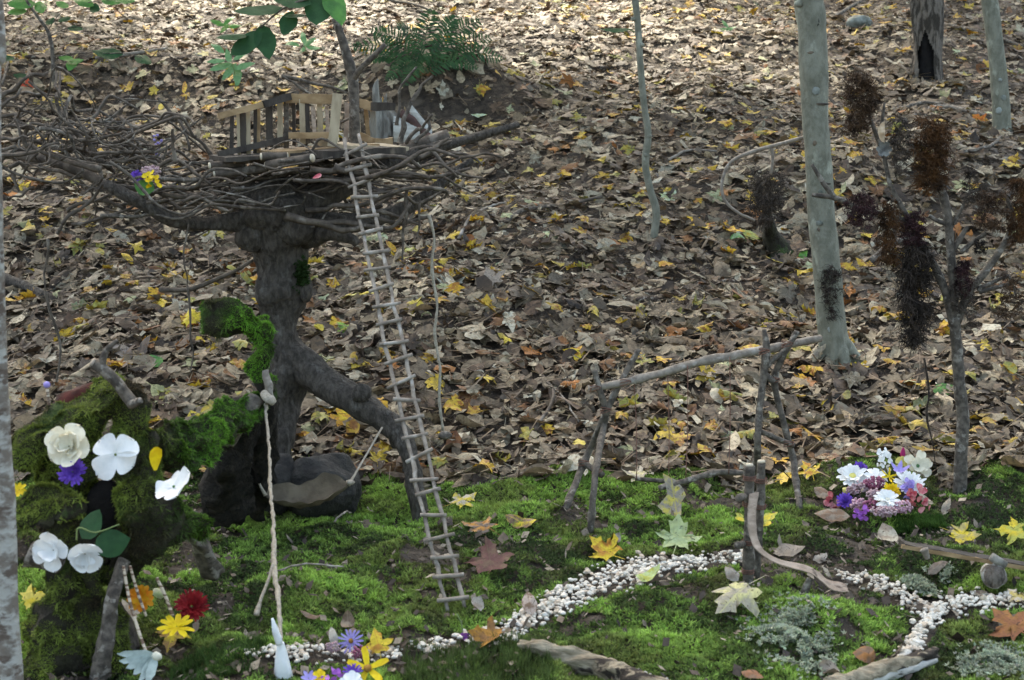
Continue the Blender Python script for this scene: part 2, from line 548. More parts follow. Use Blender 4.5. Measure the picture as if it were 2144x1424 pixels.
def leaf_shape(kind, rng, detail=1, curl=1.0, stalk=True):
    """unit leaf in the xy plane, tip along +y, triangles"""
    if kind == 'maple':
        out = _half + [(-x, y) for x, y in _half[-2:0:-1]]
        out = np.array(out) + rng.normal(0, 0.03, (len(out), 2))
        out[:, 1] -= 0.35
        out *= 0.95
        ctr = np.array([0, -0.02])
    elif kind == 'frag':
        n = 9
        a = np.arange(n) / n * 2 * math.pi
        rr = 0.40 * (1 + 0.35 * rng.normal(size=n))
        out = np.stack([np.cos(a) * rr * 0.75, np.sin(a) * rr], 1)
        ctr = np.zeros(2)
    else:
        n = 7
        t = np.linspace(0, 1, n + 2)
        w = {'oval': 0.29, 'long': 0.17, 'round': 0.40}[kind]
        prof = w * np.sin(math.pi * t ** 0.85) ** (0.75)
        r_ = np.stack([prof, t - 0.5], 1)
        l_ = np.stack([-prof, t - 0.5], 1)[-2:0:-1]
        out = np.concatenate([r_, l_])
        out = out + rng.normal(0, 0.010, out.shape)
        ctr = np.array([0.0, 0.0])
    m = len(out)
    V = [np.array([ctr[0], ctr[1], 0.0])]
    F = []
    if detail:
        inner = ctr + (out - ctr) * 0.5
        V += [np.array([*p, 0.0]) for p in inner]
        V += [np.array([*p, 0.0]) for p in out]
        for i in range(m):
            j = (i + 1) % m
            F += [(0, 1 + i, 1 + j), (1 + i, 1 + m + i, 1 + m + j), (1 + i, 1 + m + j, 1 + j)]
    else:
        V += [np.array([*p, 0.0]) for p in out]
        for i in range(m):
            F.append((0, 1 + i, 1 + (i + 1) % m))
    V = np.array(V)
    if stalk and kind in ('maple', 'oval', 'round'):
        y0 = out[:, 1].min() if kind != 'maple' else -0.33
        q = len(V)
        dx = rng.normal() * 0.12
        V = np.vstack([V, [[-0.012, y0 + 0.03, 0], [0.012, y0 + 0.03, 0], [0.008 + dx, y0 - 0.42, 0.02], [-0.008 + dx, y0 - 0.42, 0.02]]])
        F += [(q, q + 1, q + 2), (q, q + 2, q + 3)]
    V[:, 2] += curl * (0.07 * vn(V[:, 0] * 3 + rng.random() * 50, V[:, 1] * 3, 5) + 0.04 * vn(V[:, 0] * 7 + 9, V[:, 1] * 7, 6))
    V[:, 2] -= 0.25 * curl * np.abs(V[:, 0]) * rng.choice([1, -1]) * rng.random()
    V = roll(V, curl * rng.normal() * 1.9, rng.random() * math.pi)
    V = roll(V, curl * rng.normal() * 0.8, rng.random() * math.pi)
    V -= V.mean(axis=0)
    return V, np.array(F)


# litter palette: weight, base, blotch
PAL = [
    (26, (0.215, 0.175, 0.135), (0.14, 0.11, 0.085)),     # grey brown
    (17, (0.30, 0.255, 0.195), (0.21, 0.175, 0.135)),     # tan
    (13, (0.42, 0.375, 0.30), (0.30, 0.26, 0.20)),      # pale tan
    (5, (0.52, 0.49, 0.42), (0.40, 0.36, 0.30)),         # bleached
    (20, (0.095, 0.070, 0.055), (0.05, 0.038, 0.032)),    # dark
    (10, (0.17, 0.115, 0.085), (0.10, 0.07, 0.055)),      # red brown
    (4, (0.25, 0.12, 0.05), (0.17, 0.075, 0.04)),        # rust
    (4.2, (0.52, 0.36, 0.035), (0.34, 0.15, 0.03)),      # yellow, spotted
    (1.7, (0.60, 0.46, 0.06), (0.42, 0.33, 0.08)),       # clear yellow
    (1.5, (0.33, 0.34, 0.10), (0.50, 0.40, 0.06)),       # yellow green
    (1.0, (0.36, 0.42, 0.28), (0.30, 0.34, 0.20)),       # pale green
    (0.8, (0.36, 0.14, 0.03), (0.30, 0.13, 0.03)),      # orange
]
PAL = [(w, tuple(np.array(c) * np.array([1.03, 0.955, 0.80]) * k), tuple(np.array(d) * np.array([1.04, 0.95, 0.78]) * k * 0.9)) for (w, c, d), k in zip(PAL, [0.72, 0.74, 0.80, 0.86, 0.72, 0.74, 0.8, 0.9, 0.9, 0.8, 0.85, 0.85])]
PNAME = ['grey-brown', 'tan', 'pale tan', 'bleached buff', 'dark brown', 'red-brown', 'rust-brown', 'brown-spotted yellow', 'clear yellow', 'yellow-green', 'pale green', 'orange']

# ------------------------------------------------------------------ ground
def grid_ground():
    ys = np.concatenate([np.arange(-8, 2.6, 0.4), np.arange(2.6, 5.2, 0.022), np.arange(5.2, 10, 0.06), np.arange(10, 18, 0.2), np.arange(18, 70, 1.5)])
    u = np.concatenate([np.linspace(-1, -0.21, 14)[:-1], np.linspace(-0.21, 0.21, 150), np.linspace(0.21, 1, 14)[1:]])
    X = np.zeros((len(ys), len(u)))
    for i, y in enumerate(ys):
        w = 12 + max(0, y) * 0.9
        near = max(y, 3.0) * 0.36 / 0.21
        X[i] = np.where(np.abs(u) <= 0.21, u * near, np.sign(u) * (0.21 * near + (np.abs(u) - 0.21) / 0.79 * (w * 2 - 0.21 * near)))
    Y = np.repeat(ys[:, None], len(u), 1)
    Z = hgt(X, Y) - 0.012
    V = np.stack([X, Y, Z], -1).reshape(-1, 3)
    a, b = len(ys), len(u)
    i, j = np.meshgrid(np.arange(a - 1), np.arange(b - 1), indexing='ij')
    q = (i * b + j).ravel()
    F = np.stack([q, q + 1, q + b + 1, q + b], 1)
    return mesh("forest_floor", V, F, MAT['soil'])


setprops(grid_ground(), kind='structure')


def to_px(p):
    p = np.asarray(p, float) - O3
    c, s = math.cos(PITCH), math.sin(PITCH)
    dep = p[..., 1] * c - p[..., 2] * s
    upv = p[..., 1] * s + p[..., 2] * c
    return CX + FPX * p[..., 0] / dep, CY - FPX * upv / dep, dep


# ------------------------------------------------------------------ leaf litter
def rot_mats(tilt, az, spin):
    """spin about z then tilt about a horizontal axis at az"""
    ca, sa, ct, st = np.cos(az), np.sin(az), np.cos(tilt), np.sin(tilt)
    ax = np.stack([ca, sa, np.zeros_like(ca)], 1)
    K = np.zeros((len(az), 3, 3))
    K[:, 0, 2] = ax[:, 1]
    K[:, 1, 2] = -ax[:, 0]
    K[:, 2, 0] = -ax[:, 1]
    K[:, 2, 1] = ax[:, 0]
    I = np.eye(3)[None]
    Rt = I + st[:, None, None] * K + (1 - ct)[:, None, None] * (K @ K)
    cs, ss = np.cos(spin), np.sin(spin)
    Rz = np.zeros((len(az), 3, 3))
    Rz[:, 0, 0], Rz[:, 0, 1], Rz[:, 1, 0], Rz[:, 1, 1], Rz[:, 2, 2] = cs, -ss, ss, cs, 1
    return Rt @ Rz


def litter():
    n0 = 43000
    y = 4.45 + (NR.random(n0) ** 1.12) * 12.5
    x = (NR.random(n0) * 2 - 1) * (0.37 * y + 0.55)
    keep = NR.random(n0) < np.where(y > edge_y(x) - 0.02, 1, np.where(y > edge_y(x) - 0.16, 0.22, 0.06))
    hol = np.exp(-((x + 0.32) / 0.40) ** 2 - ((y - 8.92) / 0.20) ** 2)
    keep &= NR.random(n0) > hol * 0.85
    x, y = x[keep], y[keep]
    n = len(x)
    # colour classes, with drifts of yellow leaves lower down the slope
    w = np.array([p[0] for p in PAL])
    cls = NR.choice(len(PAL), n, p=w / w.sum())
    thin = (cls >= 7) & (vn(x * 1.3, y * 1.3, 43) < -0.05) & (NR.random(n) < 0.45)
    cls = np.where(thin, NR.integers(0, 6, n), cls)
    col1 = np.array([p[1] for p in PAL])[cls] * (0.78 + 0.5 * NR.random(n))[:, None]
    col2 = np.array([p[2] for p in PAL])[cls] * (0.75 + 0.5 * NR.random(n))[:, None]
    drift = (0.86 + 0.30 * vn(x * 2.2, y * 2.2, 41) + 0.14 * vn(x * 0.8, y * 0.8, 42))[:, None]
    col1, col2 = col1 * drift, col2 * drift
    hue = NR.normal(0, 0.06, n)[:, None] * np.array([[1, 0, -1]])
    col1 = np.clip(col1 * (1 + hue), 0.01, 0.9)
    fresh = cls >= 7
    size = np.where(fresh, 0.050 + 0.045 * NR.random(n), 0.028 + 0.098 * NR.random(n) ** 1.7)
    rng = np.random.default_rng(3)
    kinds = ['maple'] * 7 + ['oval'] * 4 + ['frag'] * 5 + ['long'] * 2 + ['round']
    protos = [leaf_shape(k, rng, 1, curl=0.95) for k in kinds]
    protos_lo = [leaf_shape(k, rng, 0, curl=0.8) for k in kinds]
    pid = NR.integers(0, len(kinds), n)
    pid = np.where(fresh & (NR.random(n) < 0.75), NR.integers(0, 7, n), pid)
    tilt = np.abs(NR.normal(0, 0.30, n))
    az, spin = NR.random(n) * 6.283, NR.random(n) * 6.283
    gx = (hgt(x + 0.05, y) - hgt(x - 0.05, y)) / 0.1
    gy = (hgt(x, y + 0.05) - hgt(x, y - 0.05)) / 0.1
    z = hgt(x, y) + 0.004 + 0.028 * NR.random(n) ** 1.5 + np.where(fresh, 0.012, 0)
    Rm = rot_mats(tilt, az, spin)
    px, py, dep = to_px(np.stack([x, y, z], 1))
    inv = (px > 0) & (px < 2144) & (py > 0) & (py < 1424)
    score = np.where(inv, size / dep * (1 + 0.25 * fresh), 0)
    heroes = set(np.argsort(-score)[:280].tolist())
    Vs, Fs, C1, C2, off = [], [], [], [], 0
    hero_out = []
    for p in range(len(kinds)):
        for lo in (0, 1):
            idx = np.where((pid == p) & ((y > 7.0) == bool(lo)))[0]
            hi = [i for i in idx if i in heroes]
            V0, F0 = (protos_lo if lo else protos)[p]
            for grp, single_ in ((np.array([i for i in idx if i not in heroes], int), False), (np.array(hi, int), True)):
                if not len(grp):
                    continue
                W = np.einsum('nij,vj->nvi', Rm[grp], V0) * size[grp][:, None, None]
                # lay on the slope
                W[:, :, 2] += W[:, :, 0] * gx[grp][:, None] + W[:, :, 1] * gy[grp][:, None]
                W += np.stack([x[grp], y[grp], z[grp]], 1)[:, None, :]
                if single_:
                    for k, i in enumerate(grp):
                        hero_out.append((i, W[k], F0, col1[i], col2[i], kinds[p]))
                    continue
                nv = len(V0)
                Vs.append(W.reshape(-1, 3))
                Fs.append((F0[None] + (np.arange(len(grp)) * nv)[:, None, None] + off).reshape(-1, 3))
                off += nv * len(grp)
                C1.append(np.repeat(col1[grp], nv, 0))
                C2.append(np.repeat(col2[grp], nv, 0))
    o = mesh("leaf_litter", np.concatenate(Vs), np.concatenate(Fs), MAT['leaf'], smooth=True,
             cols={'lc': np.concatenate(C1), 'lb': np.concatenate(C2)})
    setprops(o, "deep litter of brown autumn leaves covering the slope", "leaves", kind='stuff')
    shp = {'maple': 'maple leaf', 'oval': 'oval leaf', 'frag': 'torn leaf', 'long': 'narrow leaf', 'round': 'rounded leaf'}
    marks = [("the ladder's middle", 840, 700), ("the ladder's top", 750, 400), ("the stone weight", 930, 905), ("the swing's left end", 1270, 880), ("the swing's right end", 1625, 850), ("the swing beam's middle", 1450, 770), ("the grey trunk's foot", 1745, 740),
             ("the sapling's foot", 1370, 500), ("the planted stick", 2010, 860), ("the black seaweed beard", 1915, 650), ("the mossy arm's tip", 490, 660), ("the nest tree's trunk", 590, 560), ("the prop leg", 740, 840), ("the forked grey stick", 240, 790), ("the bouquet", 1850, 960),
             ("the boulders", 660, 950), ("the left edge stem", 10, 900), ("the hanging string's middle", 912, 660), ("the mossy stub", 1620, 530), ("the bark chute", 1690, 1120), ("the swing seat", 1420, 985)]
    named = {}
    for i, W, F0, c1, c2, kd in hero_out:
        b = W.mean(axis=0)
        qx, qy, qd = to_px(b)
        mk = min(marks, key=lambda m: math.hypot(m[1] - qx, m[2] - qy))
        dx, dy = qx - mk[1], qy - mk[2]
        where = ('right of' if dx > 0 else 'left of') if abs(dx) > abs(dy) else ('below' if dy > 0 else 'above')
        key = (PNAME[cls[i]], shp[kd], where, mk[0])
        named.setdefault(key, []).append((math.hypot(dx, dy), i, W, F0, c1, c2, b))
    ords = ['', 'second ', 'third ', 'fourth ', 'fifth ', 'sixth ', 'seventh ', 'eighth ']
    for key, lst in named.items():
        lst.sort(key=lambda q: q[0])
        for k, (_, i, W, F0, c1, c2, b) in enumerate(lst):
            o = mesh("fallen_leaf", W, F0, MAT['leaf'], base=b, cols={'lc': c1, 'lb': c2})
            nth = (ords[k] + 'nearest ') if len(lst) > 1 else ''
            setprops(o, f"{nth}{key[0]} {key[1]} in the litter {key[2]} {key[3]}", "leaf", "loose leaves at the foot of the slope")


litter()


def needles():
    n = 9000
    y = 4.4 + NR.random(n) ** 0.9 * 9
    x = (NR.random(n) * 2 - 1) * (0.36 * y + 0.3)
    z = hgt(x, y) + 0.012 + 0.035 * NR.random(n)
    L = 0.03 + 0.07 * NR.random(n)
    w = 0.0009 + 0.0008 * NR.random(n)
    a = NR.random(n) * 6.283
    d = np.stack([np.cos(a), np.sin(a), NR.normal(0.1, 0.25, n)], 1)
    s = np.stack([-np.sin(a), np.cos(a), np.zeros(n)], 1)
    c = np.stack([x, y, z], 1)
    V = np.stack([c - d * L[:, None] / 2 - s * w[:, None], c - d * L[:, None] / 2 + s * w[:, None], c + d * L[:, None] / 2 + s * w[:, None],
                  c + d * L[:, None] / 2 - s * w[:, None]], 1)
    V[:, 2:, 2] += 0.004
    up = np.array([0, 0, 0.0018])
    V2 = np.stack([V[:, 0], V[:, 1] + up, V[:, 2] + up, V[:, 3]], 1)
    F = np.arange(n * 4).reshape(-1, 4)
    o = mesh("pine_needle_litter", V2.reshape(-1, 3), F, MAT['needle'], smooth=False)
    setprops(o, "dry pine needles and grass straws strewn over the leaves", "needles", kind='stuff')



needles()


def crumbs():
    """broken leaf bits between the whole leaves"""
    n = 26000
    y = 4.4 + NR.random(n) ** 1.2 * 8.5
    x = (NR.random(n) * 2 - 1) * (0.36 * y + 0.3)
    ok = y > edge_y(x) - 0.06
    x, y = x[ok], y[ok]
    n = len(x)
    z = hgt(x, y) + 0.006 + 0.034 * NR.random(n)
    s = 0.006 + 0.017 * NR.random(n) ** 1.6
    a = NR.random(n) * 6.283
    asp = 0.2 + 0.7 * NR.random(n)
    u = np.stack([np.cos(a), np.sin(a), NR.normal(0, 0.4, n)], 1) * s[:, None]
    v = np.stack([-np.sin(a), np.cos(a), NR.normal(0.1, 0.5, n)], 1) * (s * asp)[:, None]
    p = np.stack([x, y, z], 1)
    V = np.stack([p - u, p - v + u * 0.3, p + u * 0.9 + v * 0.2, p + v], 1).reshape(-1, 3)
    k = NR.choice(6, n, p=[0.3, 0.2, 0.12, 0.06, 0.2, 0.12])
    C1 = np.array([q[1] for q in PAL])[k] * (0.7 + 0.6 * NR.random((n, 1)))
    C1, C2 = np.repeat(C1, 4, 0), np.repeat(C1 * 0.7, 4, 0)
    o = mesh("leaf_crumbs", V, np.arange(n * 4).reshape(-1, 4), MAT['leaf'], smooth=False, cols={'lc': C1, 'lb': C2})
    setprops(o, "broken crumbs of brown leaf scattered through the litter", "leaf bits", kind='stuff')


crumbs()


# ------------------------------------------------------------------ moss
def tufts(pos, nrm, length, spread, c1, c2, rng, blades=6, width=0.0022):
    """small stars of blades; returns V, F, colours"""
    n = len(pos)
    nrm = nrm / np.linalg.norm(nrm, axis=1)[:, None]
    a = rng.random((n, blades)) * 6.283
    t1 = np.cross(nrm, np.tile([0.31, 0.84, 0.44], (n, 1)))
    t1 /= np.linalg.norm(t1, axis=1)[:, None]
    t2 = np.cross(nrm, t1)
    out = np.cos(a)[..., None] * t1[:, None] + np.sin(a)[..., None] * t2[:, None]
    side = -np.sin(a)[..., None] * t1[:, None] + np.cos(a)[..., None] * t2[:, None]
    sp = spread * (0.3 + rng.random((n, blades)))[..., None]
    tip_d = nrm[:, None] + out * sp
    tip_d /= np.linalg.norm(tip_d, axis=2)[..., None]
    L = length[:, None, None] * (0.55 + 0.6 * rng.random((n, blades, 1)))
    root = pos[:, None] + out * 0.25 * length[:, None, None] * rng.random((n, blades, 1))
    w = width * (0.7 + 0.6 * rng.random((n, blades, 1)))
    V = np.stack([root - side * w, root + side * w, root + tip_d * L], 2).reshape(-1, 3)
    F = np.arange(len(V)).reshape(-1, 3)
    rep = blades * 3
    C1 = np.repeat(c1, rep, 0)
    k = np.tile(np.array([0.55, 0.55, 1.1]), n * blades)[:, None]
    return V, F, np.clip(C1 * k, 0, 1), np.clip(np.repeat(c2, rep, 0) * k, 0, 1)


def bare(x, y):
    """1 where dark soil shows between the cushions"""
    return sm(0.12, 0.5, 0.8 * vn(x * 5.3, y * 6.5, 21) + 0.7 * vn(x * 17, y * 17, 22) - 0.14)


PATH_A = [(520, 1372, 20), (620, 1366, 22), (720, 1372, 20), (830, 1372, 20), (920, 1348, 22), (1010, 1336, 20), (1075, 1316, 30), (1130, 1278, 30), (1195, 1246, 34), (1280, 1208, 40), (1370, 1186, 36), (1460, 1176, 22), (1560, 1164, 16)]
PATH_B = [(1755, 1208, 16), (1830, 1218, 22), (1875, 1236, 26), (1915, 1262, 26), (1965, 1272, 30), (2040, 1258, 26), (2150, 1256, 20)]
PATH_C = [(1970, 1272, 24), (1935, 1312, 34), (1915, 1344, 34), (1885, 1384, 26)]
PATH_D = [(1300, 1398, 10), (1350, 1424, 20), (1420, 1440, 16)]


def path_d(px, py):
    d = np.full(px.shape, 1e9)
    for path in (PATH_A, PATH_B, PATH_C, PATH_D):
        for (x0, y0, w0), (x1, y1, w1) in zip(path[:-1], path[1:]):
            vx, vy = x1 - x0, y1 - y0
            t = np.clip(((px - x0) * vx + (py - y0) * vy) / (vx * vx + vy * vy), 0, 1)
            dd = np.hypot(px - x0 - vx * t, (py - y0 - vy * t)) - (w0 + (w1 - w0) * t) * 0.8
            d = np.minimum(d, dd)
    return d


def moss():
    n = 175000
    y = 2.95 + NR.random(n) * 1.85
    x = (NR.random(n) * 2 - 1) * (0.345 * y + 0.12)
    ok = y < edge_y(x) + 0.05 * NR.normal(size=n)
    b = bare(x, y)
    ok &= NR.random(n) > b * 0.93
    z = hgt(x, y)
    px, py, _ = to_px(np.stack([x, y, z], 1))
    ok &= path_d(px, py) > 0
    x, y, z, b = x[ok], y[ok], z[ok], b[ok]
    n = len(x)
    gx = (hgt(x + 0.01, y) - hgt(x - 0.01, y)) / 0.02
    gy = (hgt(x, y + 0.01) - hgt(x, y - 0.01)) / 0.02
    nrm = np.stack([-gx, -gy, np.ones(n)], 1)
    f = sm(-0.6, 0.65, 0.7 * vn(x * 3.1, y * 3.1, 31) + 0.7 * vn(x * 11, y * 11, 32) + 0.5 * vn(x * 30, y * 30, 33) + 0.25 * NR.normal(size=n))
    for qx, qy, rx_, ry_, am in ((1330, 1330, 150, 55, .5), (1780, 1275, 70, 50, .5), (1480, 1035, 130, 30, .4), (1030, 1055, 120, 30, .35), (640, 1255, 70, 25, .5), (1440, 1370, 120, 40, .4), (1660, 1195, 90, 20, .4), (520, 1110, 80, 40, .3)):
        qq = G(qx, qy)
        f = f + am * np.exp(-((x - qq[0]) / (rx_ * qq[1] / FPX)) ** 2 - ((y - qq[1]) / (ry_ * qq[1] ** 2 / FPX / 1.2)) ** 2)
    f = np.clip(f, 0, 1.25)
    dark = np.array([0.062, 0.095, 0.030])
    brt = np.array([0.37, 0.57, 0.115])
    olv = np.array([0.20, 0.21, 0.065])
    c = dark * (1 - f)[:, None] + brt * f[:, None]
    g = sm(0.0, 0.7, vn(x * 6 + 8, y * 6, 35) + 0.5 * vn(x * 20, y * 20, 36))[:, None]
    c = c * (1 - 0.6 * g) + olv * 0.6 * g
    c = c * (1 - 0.45 * b[:, None]) * (0.6 + 0.8 * NR.random(n))[:, None]
    L = 0.0055 + 0.006 * f + 0.004 * NR.random(n)
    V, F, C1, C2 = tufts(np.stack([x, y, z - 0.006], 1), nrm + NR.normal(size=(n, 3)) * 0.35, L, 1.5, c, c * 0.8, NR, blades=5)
    o = mesh("moss_carpet", V, F, MAT['tuft'], smooth=False, cols={'lc': C1, 'lb': C2})
    setprops(o, "carpet of green moss over the flat ground", "moss", kind='stuff')



moss()


def debris():
    """crumbs of leaf, bark and needle caught in the moss"""
    n = 9000
    y = 2.95 + NR.random(n) * 1.75
    x = (NR.random(n) * 2 - 1) * (0.345 * y + 0.12)
    keep = NR.random(n) < 0.25 + 0.75 * bare(x, y)
    x, y = x[keep], y[keep]
    n = len(x)
    z = hgt(x, y) + 0.002 + 0.008 * NR.random(n)
    s = 0.004 + 0.011 * NR.random(n) ** 2
    a = NR.random(n) * 6.283
    asp = 0.25 + 0.7 * NR.random(n)
    u = np.stack([np.cos(a), np.sin(a), NR.normal(0, 0.5, n)], 1) * s[:, None]
    v = np.stack([-np.sin(a), np.cos(a), NR.normal(0.2, 0.5, n)], 1) * (s * asp)[:, None]
    p = np.stack([x, y, z], 1)
    V = np.stack([p - u, p - v, p + u, p + v], 1).reshape(-1, 3)
    cc = np.array([(0.16, 0.12, 0.085), (0.07, 0.05, 0.038), (0.28, 0.23, 0.17), (0.045, 0.034, 0.026)])[NR.integers(0, 4, n)] * (0.7 + 0.6 * NR.random((n, 1)))
    C = np.repeat(cc, 4, 0)
    o = mesh("moss_debris", V, np.arange(n * 4).reshape(-1, 4), MAT['leaf'], smooth=False, cols={'lc': C, 'lb': C * 0.7})
    setprops(o, "crumbs of dead leaf and bark caught in the moss", "debris", kind='stuff')


debris()


# ------------------------------------------------------------------ pebble path
def pebbles():
    root = thing("pebble_path", None, None, G(1300, 1220), kind='structure')
    protos = []
    rng = np.random.default_rng(5)
    for k in range(8):
        V, F = blob((0, 0, 0), (1, 0.62 + 0.3 * rng.random(), 0.5 + 0.25 * rng.random()), 1, 0.3, 1.1, seed=k * 3 + 1)
        V = V * (0.80 + 0.36 * rng.random((len(V), 1)))
        me = bpy.data.meshes.new("pebble")
        me.from_pydata(V.tolist(), [], F)
        me.materials.append(MAT['pebble_tan'] if k == 7 else MAT['pebble_cream'] if k >= 4 else MAT['pebble'])
        protos.append(me)
    rb = np.array(root["_b"])
    grit = []
    cnt = 0
    for path, num in ((PATH_A, 205), (PATH_B, 72), (PATH_C, 62), (PATH_D, 8)):
        seg = np.array(path, float)
        ln = np.hypot(np.diff(seg[:, 0]), np.diff(seg[:, 1])) * (seg[1:, 2] + seg[:-1, 2])
        if path is PATH_A:
            ln[:5] *= 0.75
        cum = ln / ln.sum()
        for q in range(num * 6):
            i = rng.choice(len(ln), p=cum)
            t = rng.random()
            x0, y0, w0 = seg[i] * (1 - t) + seg[i + 1] * t
            u = np.clip(rng.normal() * 0.42, -1.0, 1.0)
            g = G(x0 + rng.normal() * 6, y0 + u * w0)
            main = q < num and cnt < 299
            s = (0.0050 + 0.0060 * rng.random() ** 2.0) * (1 if main else 0.68)
            if vn(g[0] * 28, g[1] * 28, 77) > 0.66:
                continue
            lift = s * 0.15 + 0.008 * rng.random() * math.exp(-(u * 1.6) ** 2)
            if main:
                o = bpy.data.objects.new("pebble", protos[rng.integers(0, 8) if rng.random() < 0.5 else rng.integers(0, 6)])
                COL.objects.link(o)
                o.parent = root
                o.location = g - rb + np.array([0, 0, lift])
                o.rotation_euler = (rng.normal() * 0.35, rng.normal() * 0.35, rng.random() * 6.28)
                o.scale = (s * (0.8 + 0.5 * rng.random()), s, s * (0.8 + 0.4 * rng.random()))
                cnt += 1
            else:
                V, F = ICO[0]
                grit.append((g + np.array([0, 0, lift * 0.5]) + V * s * np.array([1, 0.8, 0.7]) * (0.7 + 0.6 * rng.random((len(V), 1))), F))
    V, F = join(grit)
    setprops(mesh("grit", V, F, MAT['pebble'], parent=root), kind='stuff')


pebbles()

# ------------------------------------------------------------------ standing trees
def foot(px, py, sink=0.03):
    g = G(px, py)
    return g


def crown(parent, c, rad, n, mat, seed, leaf=0.17):
    rr = np.random.default_rng(seed)
    d = rr.normal(size=(n, 3))
    d /= np.linalg.norm(d, axis=1)[:, None]
    # clumps: pull leaves towards cluster centres so that light falls through in patches
    cl = rr.normal(size=(60, 3))
    cl = cl / np.linalg.norm(cl, axis=1)[:, None] * (0.45 + 0.55 * rr.random((60, 1)))
    p = d * (rr.random((n, 1)) ** 0.4)
    k = rr.integers(0, 60, n)
    p = p * 0.55 + cl[k] * 0.5
    p = np.asarray(c) + p * np.asarray(rad)
    a = rr.normal(size=(n, 3)) + np.array([0, 0, 0.0])
    a /= np.linalg.norm(a, axis=1)[:, None]
    b = np.cross(a, rr.normal(size=(n, 3)))
    b /= np.linalg.norm(b, axis=1)[:, None]
    s = leaf * (0.6 + 0.8 * rr.random((n, 1)))
    V = np.stack([p - a * s, p - b * s * 0.55, p + a * s, p + b * s * 0.55], 1).reshape(-1, 3)
    F = np.arange(n * 4).reshape(-1, 4)
    return setprops(mesh("crown", V, F, mat, parent=parent, smooth=False), kind='stuff')


def limb_up(parent, p0, c, r0, seed):
    rr = np.random.default_rng(seed)
    for k in range(3):
        q = np.asarray(c) + rr.normal(size=3) * np.array([1.3, 1.0, 0.4])
        m = (np.asarray(p0) + q) / 2 + rr.normal(size=3) * 0.25
        V, F = tube([p0, m, q], [r0, r0 * 0.6, r0 * 0.25], n=8, sub=5, seed=seed + k)
        mesh("limb", V, F, MAT['bark_grey'], parent=parent)


# slender grey tree with smooth bark in front right
b0 = G(1748, 752)
D0 = b0[1]
t = thing("grey_barked_tree", "thick smooth grey-barked tree with black hairy patch near its foot", "tree", b0)
st = [(1750, 775, D0, 48), (1748, 745, D0, 37), (1744, 700, D0, 31), (1737, 620, D0, 29), (1722, 470, D0, 28), (1712, 300, D0, 27.5), (1703, 150, D0, 29), (1697, 30, D0, 31), (1688, -60, D0, 29)]
pts = [P(a, b, d) for a, b, d, r in st] + [P(1688, -60, D0) + np.array([-0.06 * k, 0.05 * k * k, 0.3 * 1.6 ** k]) for k in range(1, 6)]
rad = [r * D0 / FPX for a, b, d, r in st] + [0.046, 0.045, 0.042, 0.038, 0.03]
V, F = tube(pts, rad, n=24, sub=9, rough=0.09, seed=4)
V = lump(V, 0.006, 12, 4)
tr = mesh("trunk", V, F, MAT['bark_grey'], parent=t)
for (kx, ky, kr) in ((1673, 8, 9), (1706, 128, 7), (1708, 320, 5), (1712, 410, 5)):
    V, F = blob(P(kx, ky, D0 - 0.03), np.array([kr, kr * 0.8, kr * 0.8]) * D0 / FPX, 1, 0.2, seed=kx)
    mesh("knot", V, F, MAT['bark_grey'], parent=tr)
for k, (kx, ky, w_, h_, m_) in enumerate(((1712, 52, 4, 9, 'black'), (1700, 110, 9, 3, 'wood_dark'), (1722, 218, 12, 2.5, 'wood_dark'), (1706, 300, 4, 5, 'wood_dark'), (1728, 385, 10, 2.5, 'wood_dark'), (1714, 480, 3, 4, 'wood_dark'), (1738, 560, 9, 2.5, 'wood_dark'),
                                           (1708, 190, 8, 9, 'rock_pale'), (1718, 405, 5, 6, 'rock_pale'), (1716, 468, 7, 5, 'rock_pale'), (1744, 690, 10, 8, 'rock_pale'))):
    V, F = blob(P(kx, ky, D0 - 0.044), np.array([w_, 1.3, h_]) * D0 / FPX, 2, 0.45, seed=k)
    mesh("bark_scar" if k < 7 else "lichen_spot", V, F, MAT[m_], parent=tr)
for k, (ax, ay) in enumerate(((-0.09, -0.03), (0.10, -0.04), (0.03, -0.10), (-0.04, 0.08), (0.09, 0.06))):
    q = b0 + np.array([ax, ay, 0])
    q[2] = hz(q) - 0.015
    V, F = tube([P(1745, 705, D0) + np.array([ax * 0.2, ay * 0.2, 0]), b0 + np.array([ax * 0.45, ay * 0.45, 0.035]), q], [0.022, 0.024, 0.012], n=9, sub=5, rough=0.15, seed=k)
    mesh("root", V, F, MAT['bark_grey'], parent=t)
limb_up(t, pts[-1], (0.4, 7.6, 7.2), 0.03, 2)
crown(t, (0.3, 7.6, 7.3), (2.9, 2.4, 1.5), 3600, MAT['green'], 1)

b1 = G(2098, 278)
D1 = b1[1]
t = thing("grey_barked_tree", "slimmer grey tree with pale lichen spots near the right edge, uphill", "tree", b1)
st = [(2100, 292, D1, 24), (2098, 270, D1, 20), (2095, 210, D1, 18.5), (2085, 100, D1, 17), (2072, 0, D1, 16.5), (2062, -80, D1, 16)]
pts = [P(a, b, d) for a, b, d, r in st] + [P(2062, -80, D1) + np.array([-0.05 * k, 0.05 * k * k, 0.35 * 1.6 ** k]) for k in range(1, 6)]
V, F = tube(pts, [r * D1 / FPX for a, b, d, r in st] + [0.041, 0.040, 0.038, 0.035, 0.03], n=16, sub=7, rough=0.06, seed=8)
tr = mesh("trunk", V, F, MAT['bark_grey'], parent=t)
for kx, ky, kr in ((2091, 232, 7), (2101, 205, 6), (2094, 168, 4)):
    V, F = blob(P(kx, ky, D1 - 0.046), np.array([kr, 2, kr]) * D1 / FPX, 1, 0.25, seed=kx)
    mesh("lichen_spot", V, F, MAT['rock_pale'], parent=tr)
limb_up(t, pts[-1], (2.6, 10.5, 7.6), 0.03, 5)
